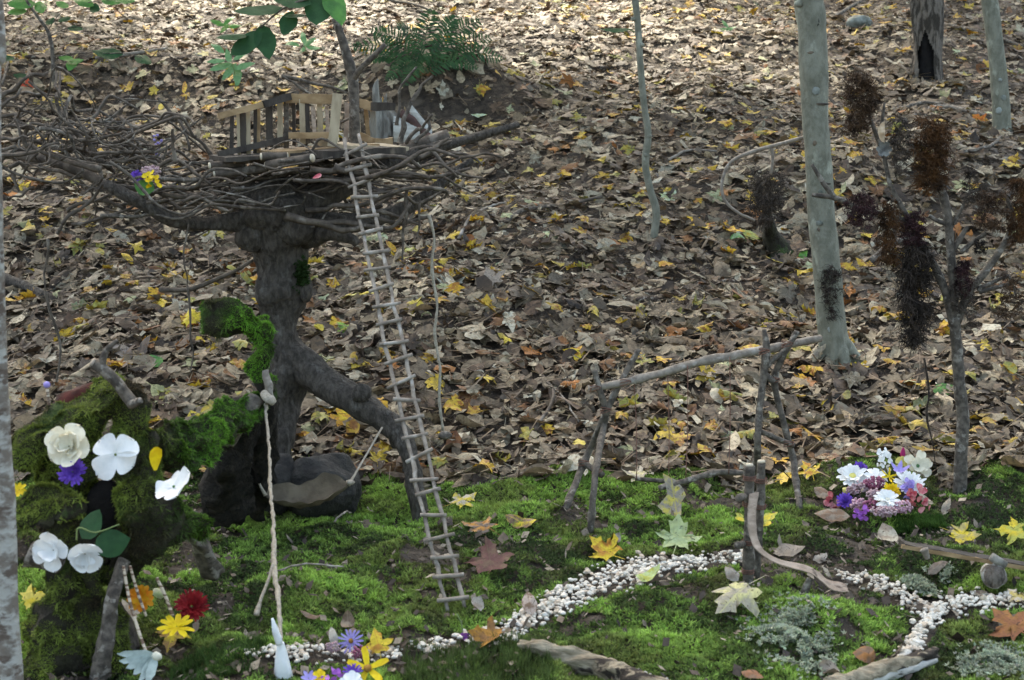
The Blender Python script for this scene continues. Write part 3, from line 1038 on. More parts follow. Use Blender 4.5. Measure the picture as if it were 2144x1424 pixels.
crown(t, (2.6, 10.5, 7.8), (3.0, 2.7, 1.6), 3800, MAT['green'], 2)

# hollow old trunk: a shell with an opening, its inner shade painted on a black rotten core
b2 = G(1943, 166)
D2 = b2[1]
t = thing("hollow_tree", "rough-barked old tree with a charred hollow at its foot", "tree", b2)
rr = D2 / FPX
axis = [(1943, 176, 40), (1942, 160, 36), (1942, 110, 31), (1943, 60, 29.5), (1943, 0, 29), (1942, -60, 28)]
pts = [P(a, b, D2) for a, b, r in axis] + [P(1942, -60, D2) + np.array([0.05 * k, 0.04 * k * k, 0.35 * 1.7 ** k]) for k in range(1, 6)]
V, F = tube(pts, [r * rr for a, b, r in axis] + [0.082, 0.08, 0.075, 0.06, 0.04], n=72, sub=18, rough=0.22, seed=14)
keep = []
for f in F:
    c = V[list(f)].mean(axis=0)
    x, y, d = to_px(c)
    half = 16 * min(1.0, max(0.0, (y - 62) / 45)) if y < 168 else 0
    if c[1] < D2 and abs(x - (1938 + (y - 100) * 0.03)) < half:
        continue
    keep.append(f)
mesh("trunk", V, keep, MAT['bark_old'], parent=t)
V, F = tube(pts[:5], [r * rr * 0.72 for a, b, r in axis[:5]], n=14, sub=6, rough=0.2, seed=15)
mesh("dark_hollow_core", V, F, MAT['black'], parent=t)  # darkness of the cavity put into the core's colour
limb_up(t, pts[-1], (3.0, 13.2, 8.6), 0.04, 7)
crown(t, (2.7, 13.6, 8.8), (2.9, 2.6, 1.6), 4200, MAT['green'], 3)

# unseen trees added above the frame to shade the clearing
for k, (bx, by, c, rad, n) in enumerate([(-4.6, 9.2, (-3.2, 10.2, 7.6), (3.2, 2.8, 1.6), 4200), (-1.3, 15.6, (-1.2, 13.2, 8.4), (2.7, 2.0, 1.5), 3600), (-6.5, 14.5, (-5.2, 14.6, 8.8), (2.8, 3.0, 1.7), 3000), (4.4, 17.0, (3.0, 17.0, 9.4), (3.3, 3.4, 1.6), 5200)]):
    z0 = float(hgt(bx, by))
    t = thing("added_shade_tree", ["forest maple standing off to the left of the twig nest", "forest maple uphill behind the fern bank", "forest maple far up the left of the slope", "forest maple far up the right of the slope"][k], "tree", np.array([bx, by, z0]))
    p = [np.array([bx, by, z0 - 0.1]), np.array([bx, by, z0 + 1.5]), np.array([bx * 0.95 + 0.05 * c[0], by, z0 + 3.4]), np.array([(bx + c[0]) / 2, (by + c[1]) / 2, c[2] - 0.6])]
    V, F = tube(p, [0.15, 0.12, 0.10, 0.05], n=14, sub=6, rough=0.08, seed=30 + k)
    mesh("trunk", V, F, MAT['bark_old'], parent=t)
    limb_up(t, p[-1], c, 0.04, 40 + k)
    crown(t, c, rad, n, MAT['green'], 10 + k)

# wavy sapling in the middle
g = G(1370, 508)
Ds = g[1]
t = thing("sapling", "thin crooked grey sapling rising from the litter in mid-slope", "sapling", g)
st = [(1366, 520, 10), (1369, 495, 8.5), (1374, 445, 8), (1364, 405, 7.5), (1353, 360, 7.5), (1352, 325, 8), (1357, 280, 7.5), (1348, 215, 7), (1341, 140, 7), (1337, 70, 7), (1330, 0, 7), (1325, -80, 6.5)]
V, F = tube([P(a, b, Ds) for a, b, r in st] + [P(1325, -80, Ds) + np.array([0.1, 0.1, 1.2])], [r * Ds / FPX for a, b, r in st] + [0.008], n=12, sub=6, rough=0.1, seed=6)
tr = mesh("stem", V, F, MAT['bark_grey'], parent=t)
for kx, ky in ((1326, 40), (1360, 285), (1352, 325), (1345, 95)):
    V, F = blob(P(kx, ky, Ds - 0.01), np.array([5, 4, 5]) * Ds / FPX, 1, 0.2, seed=ky)
    mesh("knot", V, F, MAT['bark_grey'], parent=tr)


def plant_leaf(parent, px, py, D, size, kind, mat, nrm, spin, seed, curl=0.35, name="leaf"):
    rng = np.random.default_rng(seed)
    V, F = leaf_shape(kind, rng, 1, curl=curl, stalk=False)
    V = (V * size * D / FPX) @ basis(nrm, spin).T + P(px, py, D)
    return mesh(name, V, F, mat, parent=parent)


plant_leaf(t, 1288, 63, Ds, 66, 'long', MAT['green_dark'], (0, -0.4, 1), 1.6, 3, curl=0.3)
V, F = tube([P(1316, 62, Ds), P(1338, 70, Ds)], [0.0016, 0.002], n=6, sub=3)
mesh("leaf_stalk", V, F, MAT['stem_green'], parent=t)

# pale stem at the left edge, close to the camera
g = np.array([P(25, 1560, 2.9)[0], 2.9, hgt(P(25, 1560, 2.9)[0], 2.9)])
t = thing("birch_sapling", "mottled grey and white young stem at the left edge, nearest the camera", "tree", g)
st = [(24, 1545, 34), (20, 1424, 29), (14, 1250, 26), (8, 1050, 24), (0, 900, 22), (-7, 650, 18), (-12, 400, 17), (-16, 150, 17), (-20, -100, 16)]
V, F = tube([P(a, b, 2.9) for a, b, r in st] + [P(-20, -100, 2.9) + np.array([-0.1, 0, 1.5])], [r * 2.9 / FPX for a, b, r in st] + [0.008], n=14, sub=6, rough=0.1, seed=9)
mesh("trunk", V, F, MAT['bark_birch'], parent=t)


# ------------------------------------------------------------------ the fairy tree: crooked trunk, limbs and woven twigs
DT = 4.5
base = G(575, 1062)
FT = thing("stick_tree", "dark crooked forked trunk carrying a wide nest of woven twigs", "tree sculpture", base)
st = [(560, 1085, 4.42, 46), (565, 1000, 4.44, 42), (575, 920, 4.46, 40), (588, 840, DT, 42), (596, 770, DT, 48), (588, 705, DT, 36), (589, 655, DT, 42), (593, 625, DT, 54), (595, 600, DT, 57), (592, 562, DT, 49), (585, 515, DT, 54), (578, 475, DT, 66), (570, 440, DT, 72), (565, 405, DT, 60), (560, 385, DT, 40)]
V, F = tp(st, n=36, sub=9, rough=0.16, seed=21)
V = lump(V, 0.012, 22, 3)
V = lump(V, 0.006, 60, 4)
trunk = mesh("trunk", V, F, MAT['bark_dark'], parent=FT)
lg = [(600, 735, DT, 34), (645, 775, 4.47, 36), (710, 822, 4.42, 31), (785, 868, 4.38, 28), (835, 905, 4.34, 24), (862, 965, 4.31, 20), (872, 1030, 4.28, 19), (884, 1092, 4.27, 19)]
V, F = tp(lg, n=22, sub=9, rough=0.14, seed=22)
V = lump(V, 0.007, 30, 5)
leg = mesh("leg", V, F, MAT['bark_dark'], parent=FT)
for c, r in (((757, 823), 20), ((850, 985), 7), ((838, 912), 26)):
    V, F = blob(P(c[0], c[1], 4.36), np.array([r, r * 0.9, r]) * DT / FPX, 2, 0.3, seed=c[0])
    mesh("knot", V, F, MAT['bark_dark'], parent=leg)
for k, (c, r) in enumerate((((530, 490), (38, 30, 34)), ((615, 480), (50, 40, 40)), ((560, 455), (60, 45, 30)), ((640, 610), (14, 14, 22)), ((545, 600), (12, 14, 20)), ((600, 440), (50, 45, 34)))):
    V, F = blob(P(c[0], c[1], DT - 0.04), np.array(r) * DT / FPX, 2, 0.25, seed=k + 50)
    mesh("burl", V, F, MAT['bark_dark'], parent=trunk)
LIMBS = [
    [(560, 470, DT, 30), (500, 464, 4.45, 22), (430, 468, 4.4, 15), (360, 460, 4.36, 14), (300, 428, 4.34, 14), (255, 404, 4.33, 14), (222, 384, 4.33, 11)],
    [(230, 392, 4.4, 10), (170, 360, 4.45, 11), (100, 335, 4.5, 11), (40, 325, 4.55, 10), (-20, 318, 4.6, 9)],
    [(590, 460, DT, 40), (650, 425, 4.5, 32), (720, 388, 4.52, 24), (800, 352, 4.55, 18), (880, 320, 4.58, 14), (960, 297, 4.6, 10), (1030, 277, 4.62, 8), (1086, 261, 4.64, 6.5)],
    [(620, 480, DT, 34), (700, 470, 4.5, 24), (780, 458, 4.55, 18), (850, 436, 4.6, 15), (900, 405, 4.6, 12), (940, 370, 4.6, 10), (990, 335, 4.6, 7)],
    [(640, 495, DT, 26), (690, 488, 4.44, 18), (735, 500, 4.42, 12), (748, 512, 4.42, 8)],
    [(540, 440, DT, 40), (515, 405, 4.55, 30), (500, 370, 4.6, 22), (480, 345, 4.65, 14)],
    [(790, 345, 4.62, 14), (860, 312, 4.66, 17), (940, 284, 4.68, 13)],
    [(590, 440, DT, 34), (620, 405, 4.6, 26), (650, 370, 4.68, 18), (690, 340, 4.7, 12)],
]
for k, l in enumerate(LIMBS):
    V, F = tp(l, n=14, sub=6, rough=0.13, seed=60 + k, knots=0.12)
    mesh("limb", V, F, MAT['bark_dark' if k in (0, 2, 3, 4, 5, 7) else 'twig'], parent=FT)


def twig(parent, p, q, r, seed, bend=0.08, mat='twig', n=6, name="twig", rough=0.12, ends=0.55):
    rng = np.random.default_rng(seed)
    p, q = np.asarray(p, float), np.asarray(q, float)
    L = np.linalg.norm(q - p)
    k = 5
    pts = [p]
    off = np.zeros(3)
    for i in range(1, k):
        off = off + rng.normal(size=3) * L * bend * 0.5
        pts.append(p + (q - p) * i / k + off * math.sin(math.pi * i / k))
    pts.append(q)
    V, F = tube(pts, np.linspace(r, r * ends, k + 1), n=n, sub=4, rough=rough, seed=seed, knots=0.25)
    return mesh(name, V, F, MAT[mat], parent=parent)


rt = random.Random(5)
sd = 1000
# woven middle of the nest: near-horizontal sticks
for i in range(88):
    sd += 1
    cx, cy = rt.uniform(330, 760), 0
    span = rt.uniform(110, 330)
    f = (cx - 330) / 430
    cy = rt.uniform(345, 432) if cx < 620 else rt.uniform(335, 400)
    a = rt.gauss(-0.04, 0.13)
    D = rt.uniform(4.26, 4.85)
    dD = rt.gauss(0, 0.10)
    twig(FT, P(cx - span / 2, cy - a * span / 2, D - dD), P(cx + span / 2, cy + a * span / 2, D + dD), rt.uniform(1.8, 4.8) * D / FPX, sd, rt.choice([0.08, 0.12, 0.2]), mat=rt.choice(['twig', 'twig', 'twig_grey']))
# right fan of branches
for (x0, y0, x1, y1, r) in ((700, 400, 985, 352, 6), (690, 380, 960, 330, 6), (650, 355, 880, 352, 7), (800, 348, 1000, 300, 5), (700, 430, 930, 415, 5), (640, 440, 905, 452, 6), (660, 470, 860, 425, 6),
                            (860, 362, 1010, 345, 4), (850, 300, 905, 240, 4.5), (845, 340, 960, 372, 4), (900, 310, 1010, 372, 4), (920, 350, 1052, 330, 3.5), (700, 350, 900, 372, 7), (720, 372, 905, 398, 5),
                            (600, 452, 760, 475, 9), (610, 440, 720, 470, 8), (560, 430, 480, 400, 8), (640, 470, 800, 430, 6), (780, 400, 935, 395, 4), (740, 440, 880, 470, 5), (930, 372, 985, 402, 3), (880, 330, 940, 290, 5)):
    sd += 1
    D = rt.uniform(4.3, 4.6)
    twig(FT, P(x0, y0, D), P(x1, y1, D + rt.gauss(0, 0.06)), r * D / FPX, sd, 0.12)
# left tangle
for (x0, y0, x1, y1, r, bd) in ((470, 440, 370, 330, 7, .1), (560, 470, 455, 420, 9, .12), (480, 380, 372, 250, 4.5, .08), (372, 250, 330, 205, 4.5, .1), (368, 340, 362, 270, 5, .08), (300, 420, 130, 320, 6, .12), (230, 350, 140, 255, 8, .12),
                                (140, 255, 110, 300, 5, .1), (210, 355, 60, 300, 7, .1), (60, 320, 60, 265, 7, .15), (62, 268, 0, 245, 6, .12), (75, 310, 0, 345, 5, .1), (0, 205, 62, 158, 6, .12), (62, 158, 100, 150, 5, .1), (0, 225, 45, 185, 4, .1),
                                (45, 195, 118, 200, 3, .1), (118, 205, 126, 150, 4, .1), (128, 250, 118, 195, 5, .1), (60, 170, 130, 250, 3, .12), (120, 270, 190, 290, 4, .15), (130, 320, 200, 270, 4, .2), (100, 260, 30, 290, 4, .15),
                                (190, 320, 262, 318, 4, .15), (215, 345, 290, 300, 3.5, .15), (130, 470, 215, 385, 4.5, .1), (215, 385, 300, 345, 4, .1), (120, 490, 132, 468, 4, .1), (0, 290, 60, 290, 4, .1), (20, 350, 80, 320, 5, .15),
                                (140, 440, 300, 420, 4, .1), (150, 470, 320, 400, 4, .12), (200, 420, 330, 430, 3.5, .12), (215, 370, 200, 450, 2.5, .12), (30, 360, 40, 400, 5, .1), (240, 335, 330, 350, 4, .1), (300, 345, 440, 385, 5, .12), (290, 330, 420, 345, 4, .12),
                                (330, 425, 470, 395, 5, .1), (340, 405, 480, 420, 5, .1), (240, 390, 380, 440, 6, .1), (100, 300, 200, 330, 8, .08), (150, 290, 240, 360, 8, .1), (0, 325, 120, 300, 5, .1), (80, 345, 190, 370, 5, .1), (30, 250, 60, 210, 3, .1), (118, 150, 140, 250, 2.5, .15)):
    sd += 1
    D = rt.uniform(4.3, 4.6)
    twig(FT, P(x0, y0, D), P(x1, y1, D + rt.gauss(0, 0.05)), r * D / FPX, sd, bd)
# fine side twigs all over the left half
for i in range(70):
    sd += 1
    x0, y0 = rt.uniform(20, 330), rt.uniform(240, 400)
    a = rt.uniform(0, 6.28)
    ln = rt.uniform(35, 130)
    D = rt.uniform(4.3, 4.6)
    twig(FT, P(x0, y0, D), P(x0 + math.cos(a) * ln, y0 + math.sin(a) * ln * 0.6, D + rt.gauss(0, 0.05)), rt.uniform(1.5, 3.2) * D / FPX, sd, 0.18, n=5)
for i in range(44):
    sd += 1
    x0, y0 = rt.uniform(0, 260), rt.uniform(245, 345)
    ln = rt.uniform(90, 230)
    a = rt.gauss(0.25, 0.5)
    D = rt.uniform(4.35, 4.75)
    twig(FT, P(x0, y0, D), P(x0 + math.cos(a) * ln, y0 + math.sin(a) * ln * 0.6, D + rt.gauss(0, 0.08)), rt.uniform(2.0, 4.6) * D / FPX, sd, rt.choice([0.15, 0.25]), mat=rt.choice(['twig', 'twig_grey']))
# hanging twigs and strands
for (x0, y0, x1, y1, r) in ((852, 395, 842, 545, 4), (868, 445, 850, 470, 3), (395, 470, 392, 600, 2.4), (392, 600, 398, 780, 2.6), (880, 420, 872, 500, 3), (100, 500, 95, 620, 3.2), (95, 610, 118, 800, 3.6)):
    sd += 1
    twig(FT, P(x0, y0, 4.35), P(x1, y1, 4.35), r * 4.35 / FPX, sd, 0.06)
# second-hand branch at mid left
twig(FT, P(335, 606, 4.6), P(530, 545, 4.5), 6 * 4.5 / FPX, 4242, 0.06)
# moss pad on the trunk side
rngm = np.random.default_rng(77)
c = P(632, 575, DT - 0.05)
pp = c + rngm.normal(size=(320, 3)) * np.array([0.008, 0.01, 0.018])
V, F, C1, C2 = tufts(pp, np.tile([0.7, -0.5, 0.4], (320, 1)), np.full(320, 0.011), 0.9, np.tile([0.035, 0.07, 0.015], (320, 1)), np.tile([0.03, 0.06, 0.015], (320, 1)), rngm)
mesh("moss_pad", V, F, MAT['tuft'], parent=FT, smooth=False, cols={'lc': C1, 'lb': C2})

# ------------------------------------------------------------------ platform on the nest
DP = 4.55
pl = thing("nest_platform", "bark and plank platform laid on top of the twig nest", "platform", P(650, 330, DP))
for k, (a, b, h, tk, m) in enumerate((((455, 332, 4.42), (700, 316, 4.55), 0.012, 0.20, 'wood_dark'), ((560, 322, 4.45), (770, 306, 4.6), 0.016, 0.16, 'cedar'), ((640, 322, 4.42), (812, 312, 4.55), 0.020, 0.22, 'wood_dark'), ((690, 305, 4.5), (830, 308, 4.62), 0.012, 0.14, 'cedar_pale'), ((480, 326, 4.65), (760, 308, 4.8), 0.012, 0.2, 'wood_dark'))):
    V, F = board(P(*a), P(*b), h, tk, jit=0.12, seed=k, nseg=8)
    mesh("plank", V, F, MAT[m], parent=pl, smooth=False)
for k, (a, b, r) in enumerate((((440, 347, 4.36), (512, 343, 4.4), 8), ((492, 336, 4.38), (560, 333, 4.42), 8), ((548, 328, 4.36), (600, 327, 4.38), 9), ((560, 346, 4.36), (653, 331, 4.3), 10), ((450, 365, 4.36), (560, 352, 4.4), 9))):
    V, F = tube([P(*a), (P(*a) + P(*b)) / 2, P(*b)], r * 4.4 / FPX, n=12, sub=4, rough=0.08, seed=k)
    lo = mesh("log", V, F, MAT['twig'], parent=pl)
    for e, o2 in ((a, b), (b, a)):
        d = P(*e) - P(*o2)
        d /= np.linalg.norm(d)
        V, F = tube([P(*e) - d * 0.001, P(*e) + d * 0.0035], r * 4.4 / FPX * 0.86, n=12, sub=1)
        mesh("cut_end", V, F, MAT['cut'], parent=lo)

rl = thing("platform_railing", "little cedar-slat railing round the platform on the nest", "railing", P(600, 320, DP))


def bd(a, b, hpx, tk, m, nm, seed, parent=rl, taper=1.0):
    V, F = board(P(*a), P(*b), hpx * a[2] / FPX, tk, taper=taper, jit=0.05, seed=seed)
    return mesh(nm, V, F, MAT[m], parent=parent, smooth=False)


bd((458, 243, 4.42), (560, 217, 4.5), 13, 0.012, 'cedar', 'top_rail', 1)
bd((552, 219, 4.485), (624, 197, 4.56), 15, 0.012, 'wood_dark', 'top_rail', 2)
bd((600, 206, 4.55), (706, 208, 4.50), 20, 0.012, 'cedar', 'top_rail', 3)
bd((457, 323, 4.42), (606, 290, 4.55), 13, 0.012, 'wood_dark', 'bottom_rail', 4)
bd((606, 284, 4.52), (702, 283, 4.48), 13, 0.012, 'cedar', 'bottom_rail', 5)
for k, (x0, y0, x1, y1, w, m) in enumerate(((486, 240, 484, 345, 8, 'wood_dark'), (498, 235, 501, 325, 6, 'cedar_pale'), (507, 236, 508, 322, 15, 'wood_dark'), (519, 232, 521, 328, 9, 'cedar_pale'), (535, 228, 534, 326, 7, 'wood_dark'), (541, 228, 540, 320, 8, 'cedar'),
                                              (563, 215, 565, 308, 14, 'wood_dark'), (586, 208, 587, 300, 11, 'cedar_pale'), (599, 203, 600, 348, 10, 'twig_grey'), (615, 215, 616, 305, 7, 'wood_dark'), (633, 208, 634, 302, 12, 'cedar_pale'), (643, 215, 645, 300, 9, 'wood_dark'),
                                              (655, 222, 660, 295, 8, 'bark_strip'), (669, 210, 671, 300, 11, 'cedar_pale'), (684, 222, 687, 288, 7, 'bark_strip'))):
    f = (x0 - 458) / 160
    d = 4.43 + 0.13 * min(1, f) - (0.04 if x0 > 625 else 0) + 0.014
    bd((x0, y0, d), (x1, y1, d), w, 0.008, m, 'baluster', 20 + k)
bd((707, 196, 4.48), (696, 307, 4.47), 20, 0.010, 'cedar_pale', 'corner_post', 50)
bd((745, 196, 4.72), (751, 308, 4.70), 12, 0.010, 'cedar_pale', 'corner_post', 51)
bd((752, 215, 4.72), (780, 224, 4.70), 18, 0.010, 'cedar', 'top_rail', 52)
bd((778, 223, 4.69), (826, 223, 4.74), 17, 0.010, 'wood_dark', 'top_rail', 53)
bd((754, 284, 4.70), (784, 298, 4.68), 15, 0.010, 'cedar', 'bottom_rail', 54)
bd((782, 299, 4.67), (820, 297, 4.72), 16, 0.010, 'cedar', 'bottom_rail', 55)
for k, (x0, y0, x1, y1, w, m) in enumerate(((757, 214, 759, 310, 7, 'twig_grey'), (765, 222, 772, 290, 8, 'cedar'), (780, 230, 782, 300, 12, 'wood_grey'), (727, 215, 724, 300, 9, 'bark_strip'))):
    bd((x0, y0, 4.74), (x1, y1, 4.74), w, 0.008, m, 'baluster', 60 + k)

# upright stem through the platform with its leafy twig
us = thing("upright_stem", "upright forked grey stem growing through the platform", "branch", P(742, 330, 4.6))
V, F = tp([(741, 345, 4.6, 12), (742, 280, 4.6, 11.5), (741, 215, 4.6, 11), (738, 165, 4.6, 11), (726, 115, 4.6, 9.5), (712, 70, 4.6, 8.5), (703, 38, 4.6, 8)], n=12, sub=6, rough=0.1, seed=70, knots=0.12)
mesh("stem", V, F, MAT['twig_grey'], parent=us)
V, F = tp([(739, 170, 4.6, 7), (752, 148, 4.58, 6.5), (778, 122, 4.56, 6), (806, 93, 4.55, 5)], n=10, sub=5, rough=0.1, seed=71)
mesh("fork", V, F, MAT['twig_grey'], parent=us)
for (x0, y0, x1, y1, r) in ((600, 320, 760, 230, 4), (590, 160, 740, 200, 4.5), (655, 200, 590, 158, 3.5), (838, 300, 862, 212, 7), (862, 212, 905, 160, 5), (868, 300, 900, 240, 5), (830, 262, 872, 140, 4)):
    sd += 1
    twig(us, P(x0, y0, 4.62), P(x1, y1, 4.62), r * 4.6 / FPX, sd, 0.08, mat='twig_grey')

lb = thing("leafy_twig", "overhanging twig with broad dark green leaves at the top edge", "branch", P(705, 0, 4.45))
V, F = tp([(735, -90, 4.45, 4), (690, -20, 4.45, 3.5), (640, -2, 4.45, 3), (590, 20, 4.45, 2.2), (545, 58, 4.45, 1.8)], n=7, sub=5, seed=72)
mesh("stem", V, F, MAT['twig_grey'], parent=lb)
for k, (px, py, s, kd, m, nr, sp) in enumerate(((516, 92, 66, 'oval', 'green_dark', (-0.3, -1, 0.5), 2.1), (556, 88, 64, 'oval', 'green_dark', (0.2, -1, 0.4), 3.4), (603, 50, 52, 'oval', 'green_dark', (0, -1, 0.7), 2.9), (668, 18, 66, 'round', 'green_dark', (0, -1, 0.6), 3.0),
                                                 (702, 14, 70, 'oval', 'green', (0.4, -0.9, 0.5), 3.6), (540, 22, 82, 'oval', 'green_dark', (0, -0.45, 1), 1.8), (612, 4, 66, 'oval', 'green_dark', (0, -0.6, 1), 1.4), (488, 76, 60, 'oval', 'green_dark', (0, -0.3, 1), 2.0), (620, 33, 40, 'oval', 'green_dark', (0, -0.3, 1), 1.7))):
    plant_leaf(lb, px, py, 4.45, s * 1.22, kd, MAT[m], nr, sp, 300 + k)

# ------------------------------------------------------------------ ladder
foot_l, foot_r = G(937, 1280), G(973, 1272)
ld = thing("twig_ladder", "long twig ladder leaning from the moss up to the platform", "ladder", foot_l)
topl, topr = P(721, 290, 4.40), P(751, 282, 4.40)


def on_ladder(top, ft, f):
    c = top * (1 - f) + ft * f
    return c + np.array([0, -1, -0.25]) * 0.05 * math.sin(math.pi * f)


for tpp, ftt, s in ((topl, foot_l, 1), (topr, foot_r, 2)):
    V, F = tube([on_ladder(tpp, ftt, k / 9) for k in range(10)], np.linspace(4.3, 3.6, 10) * 4.1 / FPX, n=9, sub=4, rough=0.22, wob=0.0022, seed=80 + s, knots=0.3)
    mesh("side_rail", V, F, MAT['twig_pale'], parent=ld)
for k in range(25):
    f = 0.036 + k * 0.0393 + rt.gauss(0, 0.0035)
    a, b = on_ladder(topl, foot_l, f - 0.004), on_ladder(topr, foot_r, f - 0.004)
    d = (b - a)
    up = np.array([0, -0.008, 0.0])
    lift = np.array([0, 0, rt.gauss(0.001, 0.005)])
    V, F = tube([a - d * rt.uniform(0.22, 0.45) + up - lift, (a + b) / 2 + up, b + d * rt.uniform(0.25, 0.5) + up + lift], rt.uniform(3.6, 4.6) * 4.1 / FPX, n=8, sub=3, rough=0.1, seed=90 + k)
    mesh("rung", V, F, MAT['twig_pale'], parent=ld)

# knotted string with a stone weight
ks = thing("weighted_string", "knotted string with a small stone weight hanging right of the ladder", "string", P(903, 455, 4.4))
V, F = tp([(898, 450, 4.4, 3.4), (909, 500, 4.4, 2.6), (904, 560, 4.4, 3.3), (915, 640, 4.4, 2.5), (910, 700, 4.4, 3.2), (921, 770, 4.4, 2.6), (920, 840, 4.4, 3.1), (928, 902, 4.4, 2.4)], n=8, sub=7, rough=0.28, seed=100, knots=0.4)
mesh("string", V, F, MAT['twine'], parent=ks)
V, F = blob(P(932, 912, 4.4), np.array([15, 12, 9]) * 4.4 / FPX, 2, 0.2, seed=3)
mesh("stone_weight", V, F, MAT['twig_grey'], parent=ks)

# ------------------------------------------------------------------ boulders and hammock
for k, (px, py, D, r, lab) in enumerate(((572, 1010, 4.30, (44, 50, 66), "smaller dark boulder between the trunk foot and the hammock"), (668, 1020, 4.34, (84, 70, 68), "broad dark boulder lying behind the leaf-brown hammock"))):
    V, F = blob(P(px, py, D), np.array(r) * D / FPX, 3, 0.34, 1.4, seed=k + 5)
    bz = np.array([P(px, py, D)[0], D, hz(P(px, py, D))])
    single("boulder", lab, "rock", V, F, MAT['rock'], bz)

hm = thing("hammock", "tiny brown cloth hammock slung between trunk and prop", "hammock", P(650, 1080, 4.28))
A, B = P(556, 1038, 4.06), P(730, 1016, 4.06)
NU, NV = 26, 12
V = []
for i in range(NU + 1):
    u = i / NU
    bul = math.sin(math.pi * u) ** 0.6
    for j in range(NV + 1):
        v = j / NV * 2 - 1
        sag = -0.040 * math.sin(math.pi * u) ** 0.8
        c = A * (1 - u) + B * u + np.array([0, 0, sag])
        c = c + np.array([0, v * 0.050 * bul, 0.050 * bul * v * v * (1.2 if v > 0 else 0.42)])
        c = c + np.array([0, 0, 0.010 * bul * math.sin(u * 9 + 1.0) * max(0, v) + 0.0035 * math.sin(v * 14 + u * 9) + 0.003 * math.sin(u * 31 + v * 6) * bul])
        V.append(c)
F = [(i * (NV + 1) + j, (i + 1) * (NV + 1) + j, (i + 1) * (NV + 1) + j + 1, i * (NV + 1) + j + 1) for i in range(NU) for j in range(NV)]
mesh("cloth_sling", np.array(V), F, MAT['cloth'], parent=hm)
V, F = tube([A, P(540, 1005, 4.07), P(522, 945, 4.1)], [0.005, 0.0025, 0.0025], n=7, sub=5, rough=0.2, seed=1)
mesh("cord", V, F, MAT['twine'], parent=hm)
V, F = tube([B, P(748, 985, 4.1), P(800, 895, 4.3)], [0.005, 0.0028, 0.0028], n=7, sub=5, rough=0.2, seed=2)
mesh("cord", V, F, MAT['twine'], parent=hm)
V, F = blob(P(733, 1010, 4.06), np.array([9, 8, 6]) * 4.24 / FPX, 1, 0.3, seed=2)
mesh("knot", V, F, MAT['twine'], parent=hm)

# ------------------------------------------------------------------ mossy stump in the left foreground
DM = 3.25
ms = thing("mossy_stump", "moss-covered hollow stump with a bent arm in the left foreground", "stump", G(160, 1424))
WOOD = {
    'trunk': [[(125, 1500, 3.2, 96), (140, 1400, 3.2, 80), (152, 1300, 3.2, 64), (168, 1210, 3.22, 50), (168, 1140, 3.25, 44), (140, 1060, 3.3, 46), (140, 980, 3.32, 52), (165, 900, 3.32, 50)],
              [(48, 955, 3.3, 28), (100, 918, 3.28, 44), (160, 880, 3.28, 50), (220, 848, 3.28, 48), (268, 828, 3.28, 36), (290, 812, 3.28, 22)],
              [(280, 840, 3.28, 34), (285, 920, 3.26, 38), (290, 1000, 3.24, 40), (312, 1070, 3.24, 52), (345, 1110, 3.26, 52), (395, 1100, 3.3, 38), (428, 1085, 3.32, 20)],
              [(38, 1078, 3.16, 20), (80, 1066, 3.14, 40), (120, 1060, 3.14, 44), (158, 1072, 3.18, 28)],
              [(300, 1110, 3.26, 42), (265, 1160, 3.26, 36), (232, 1220, 3.24, 28)], [(120, 960, 3.28, 34), (200, 975, 3.28, 30), (280, 960, 3.28, 30)], [(200, 1215, 3.2, 34), (215, 1300, 3.18, 26), (205, 1400, 3.17, 30)]],
    'arm': [[(300, 945, 3.3, 36), (360, 940, 3.4, 44), (420, 925, 3.55, 42), (470, 888, 3.7, 34), (515, 852, 3.85, 24), (550, 830, 3.9, 18)],
            [(436, 640, 3.9, 18), (462, 648, 3.9, 32), (498, 665, 3.9, 34), (532, 698, 3.9, 21), (545, 745, 3.9, 13), (552, 800, 3.9, 14), (558, 850, 3.9, 18)]],
}
MOSSY = []
for nm, lst in WOOD.items():
    for k, l in enumerate(lst):
        V, F = tp(l, n=30, sub=10, rough=0.3, seed=200 + k + len(nm))
        V = lump(lump(V, 0.030, 13, 3 + k), 0.024, 36, 9 + k)
        mesh(nm, V, F, MAT['moss_wood'], parent=ms)
        MOSSY.append((V, F, nm, k))
# bare roots
for k, (l, m) in enumerate((([(395, 1095, 3.45, 22), (425, 1140, 3.5, 22), (445, 1200, 3.55, 24)], 'twig_grey'), ([(262, 1170, 3.2, 12), (248, 1220, 3.17, 14), (228, 1290, 3.14, 15), (214, 1380, 3.12, 20), (208, 1470, 3.12, 26)], 'twig_grey'),
                              ([(225, 1270, 3.28, 28), (245, 1350, 3.26, 40), (250, 1450, 3.24, 56)], 'bark_dark'), ([(500, 862, 3.9, 40), (485, 940, 3.95, 48), (470, 1010, 4.0, 50), (470, 1070, 4.05, 46)], 'blackish'), ([(556, 850, 3.95, 32), (552, 930, 4.05, 34), (540, 1010, 4.15, 34), (520, 1070, 4.2, 30)], 'blackish'),
                              ([(540, 835, 3.88, 20), (500, 872, 3.86, 24), (470, 920, 3.88, 20)], 'twig_grey'), ([(556, 775, 3.885, 7), (560, 805, 3.88, 10), (564, 838, 3.88, 9)], 'twig_pale'), ([(60, 1160, 3.2, 26), (130, 1180, 3.2, 30)], 'twig_grey'))):
    V, F = tp(l, n=22, sub=10, rough=0.25, seed=220 + k)
    V = lump(lump(V, 0.024 if m == 'blackish' else 0.006, 18, k), 0.018 if m == 'blackish' else 0.004, 45, k + 2)
    mesh("root", V, F, MAT[m], parent=ms)
V, F = blob(P(512, 960, 4.12), np.array([52, 50, 90]) * 4.1 / FPX, 2, 0.25, seed=31)
mesh("black_core", V, F, MAT['black'], parent=ms)  # near-black mass filling in behind the bare roots
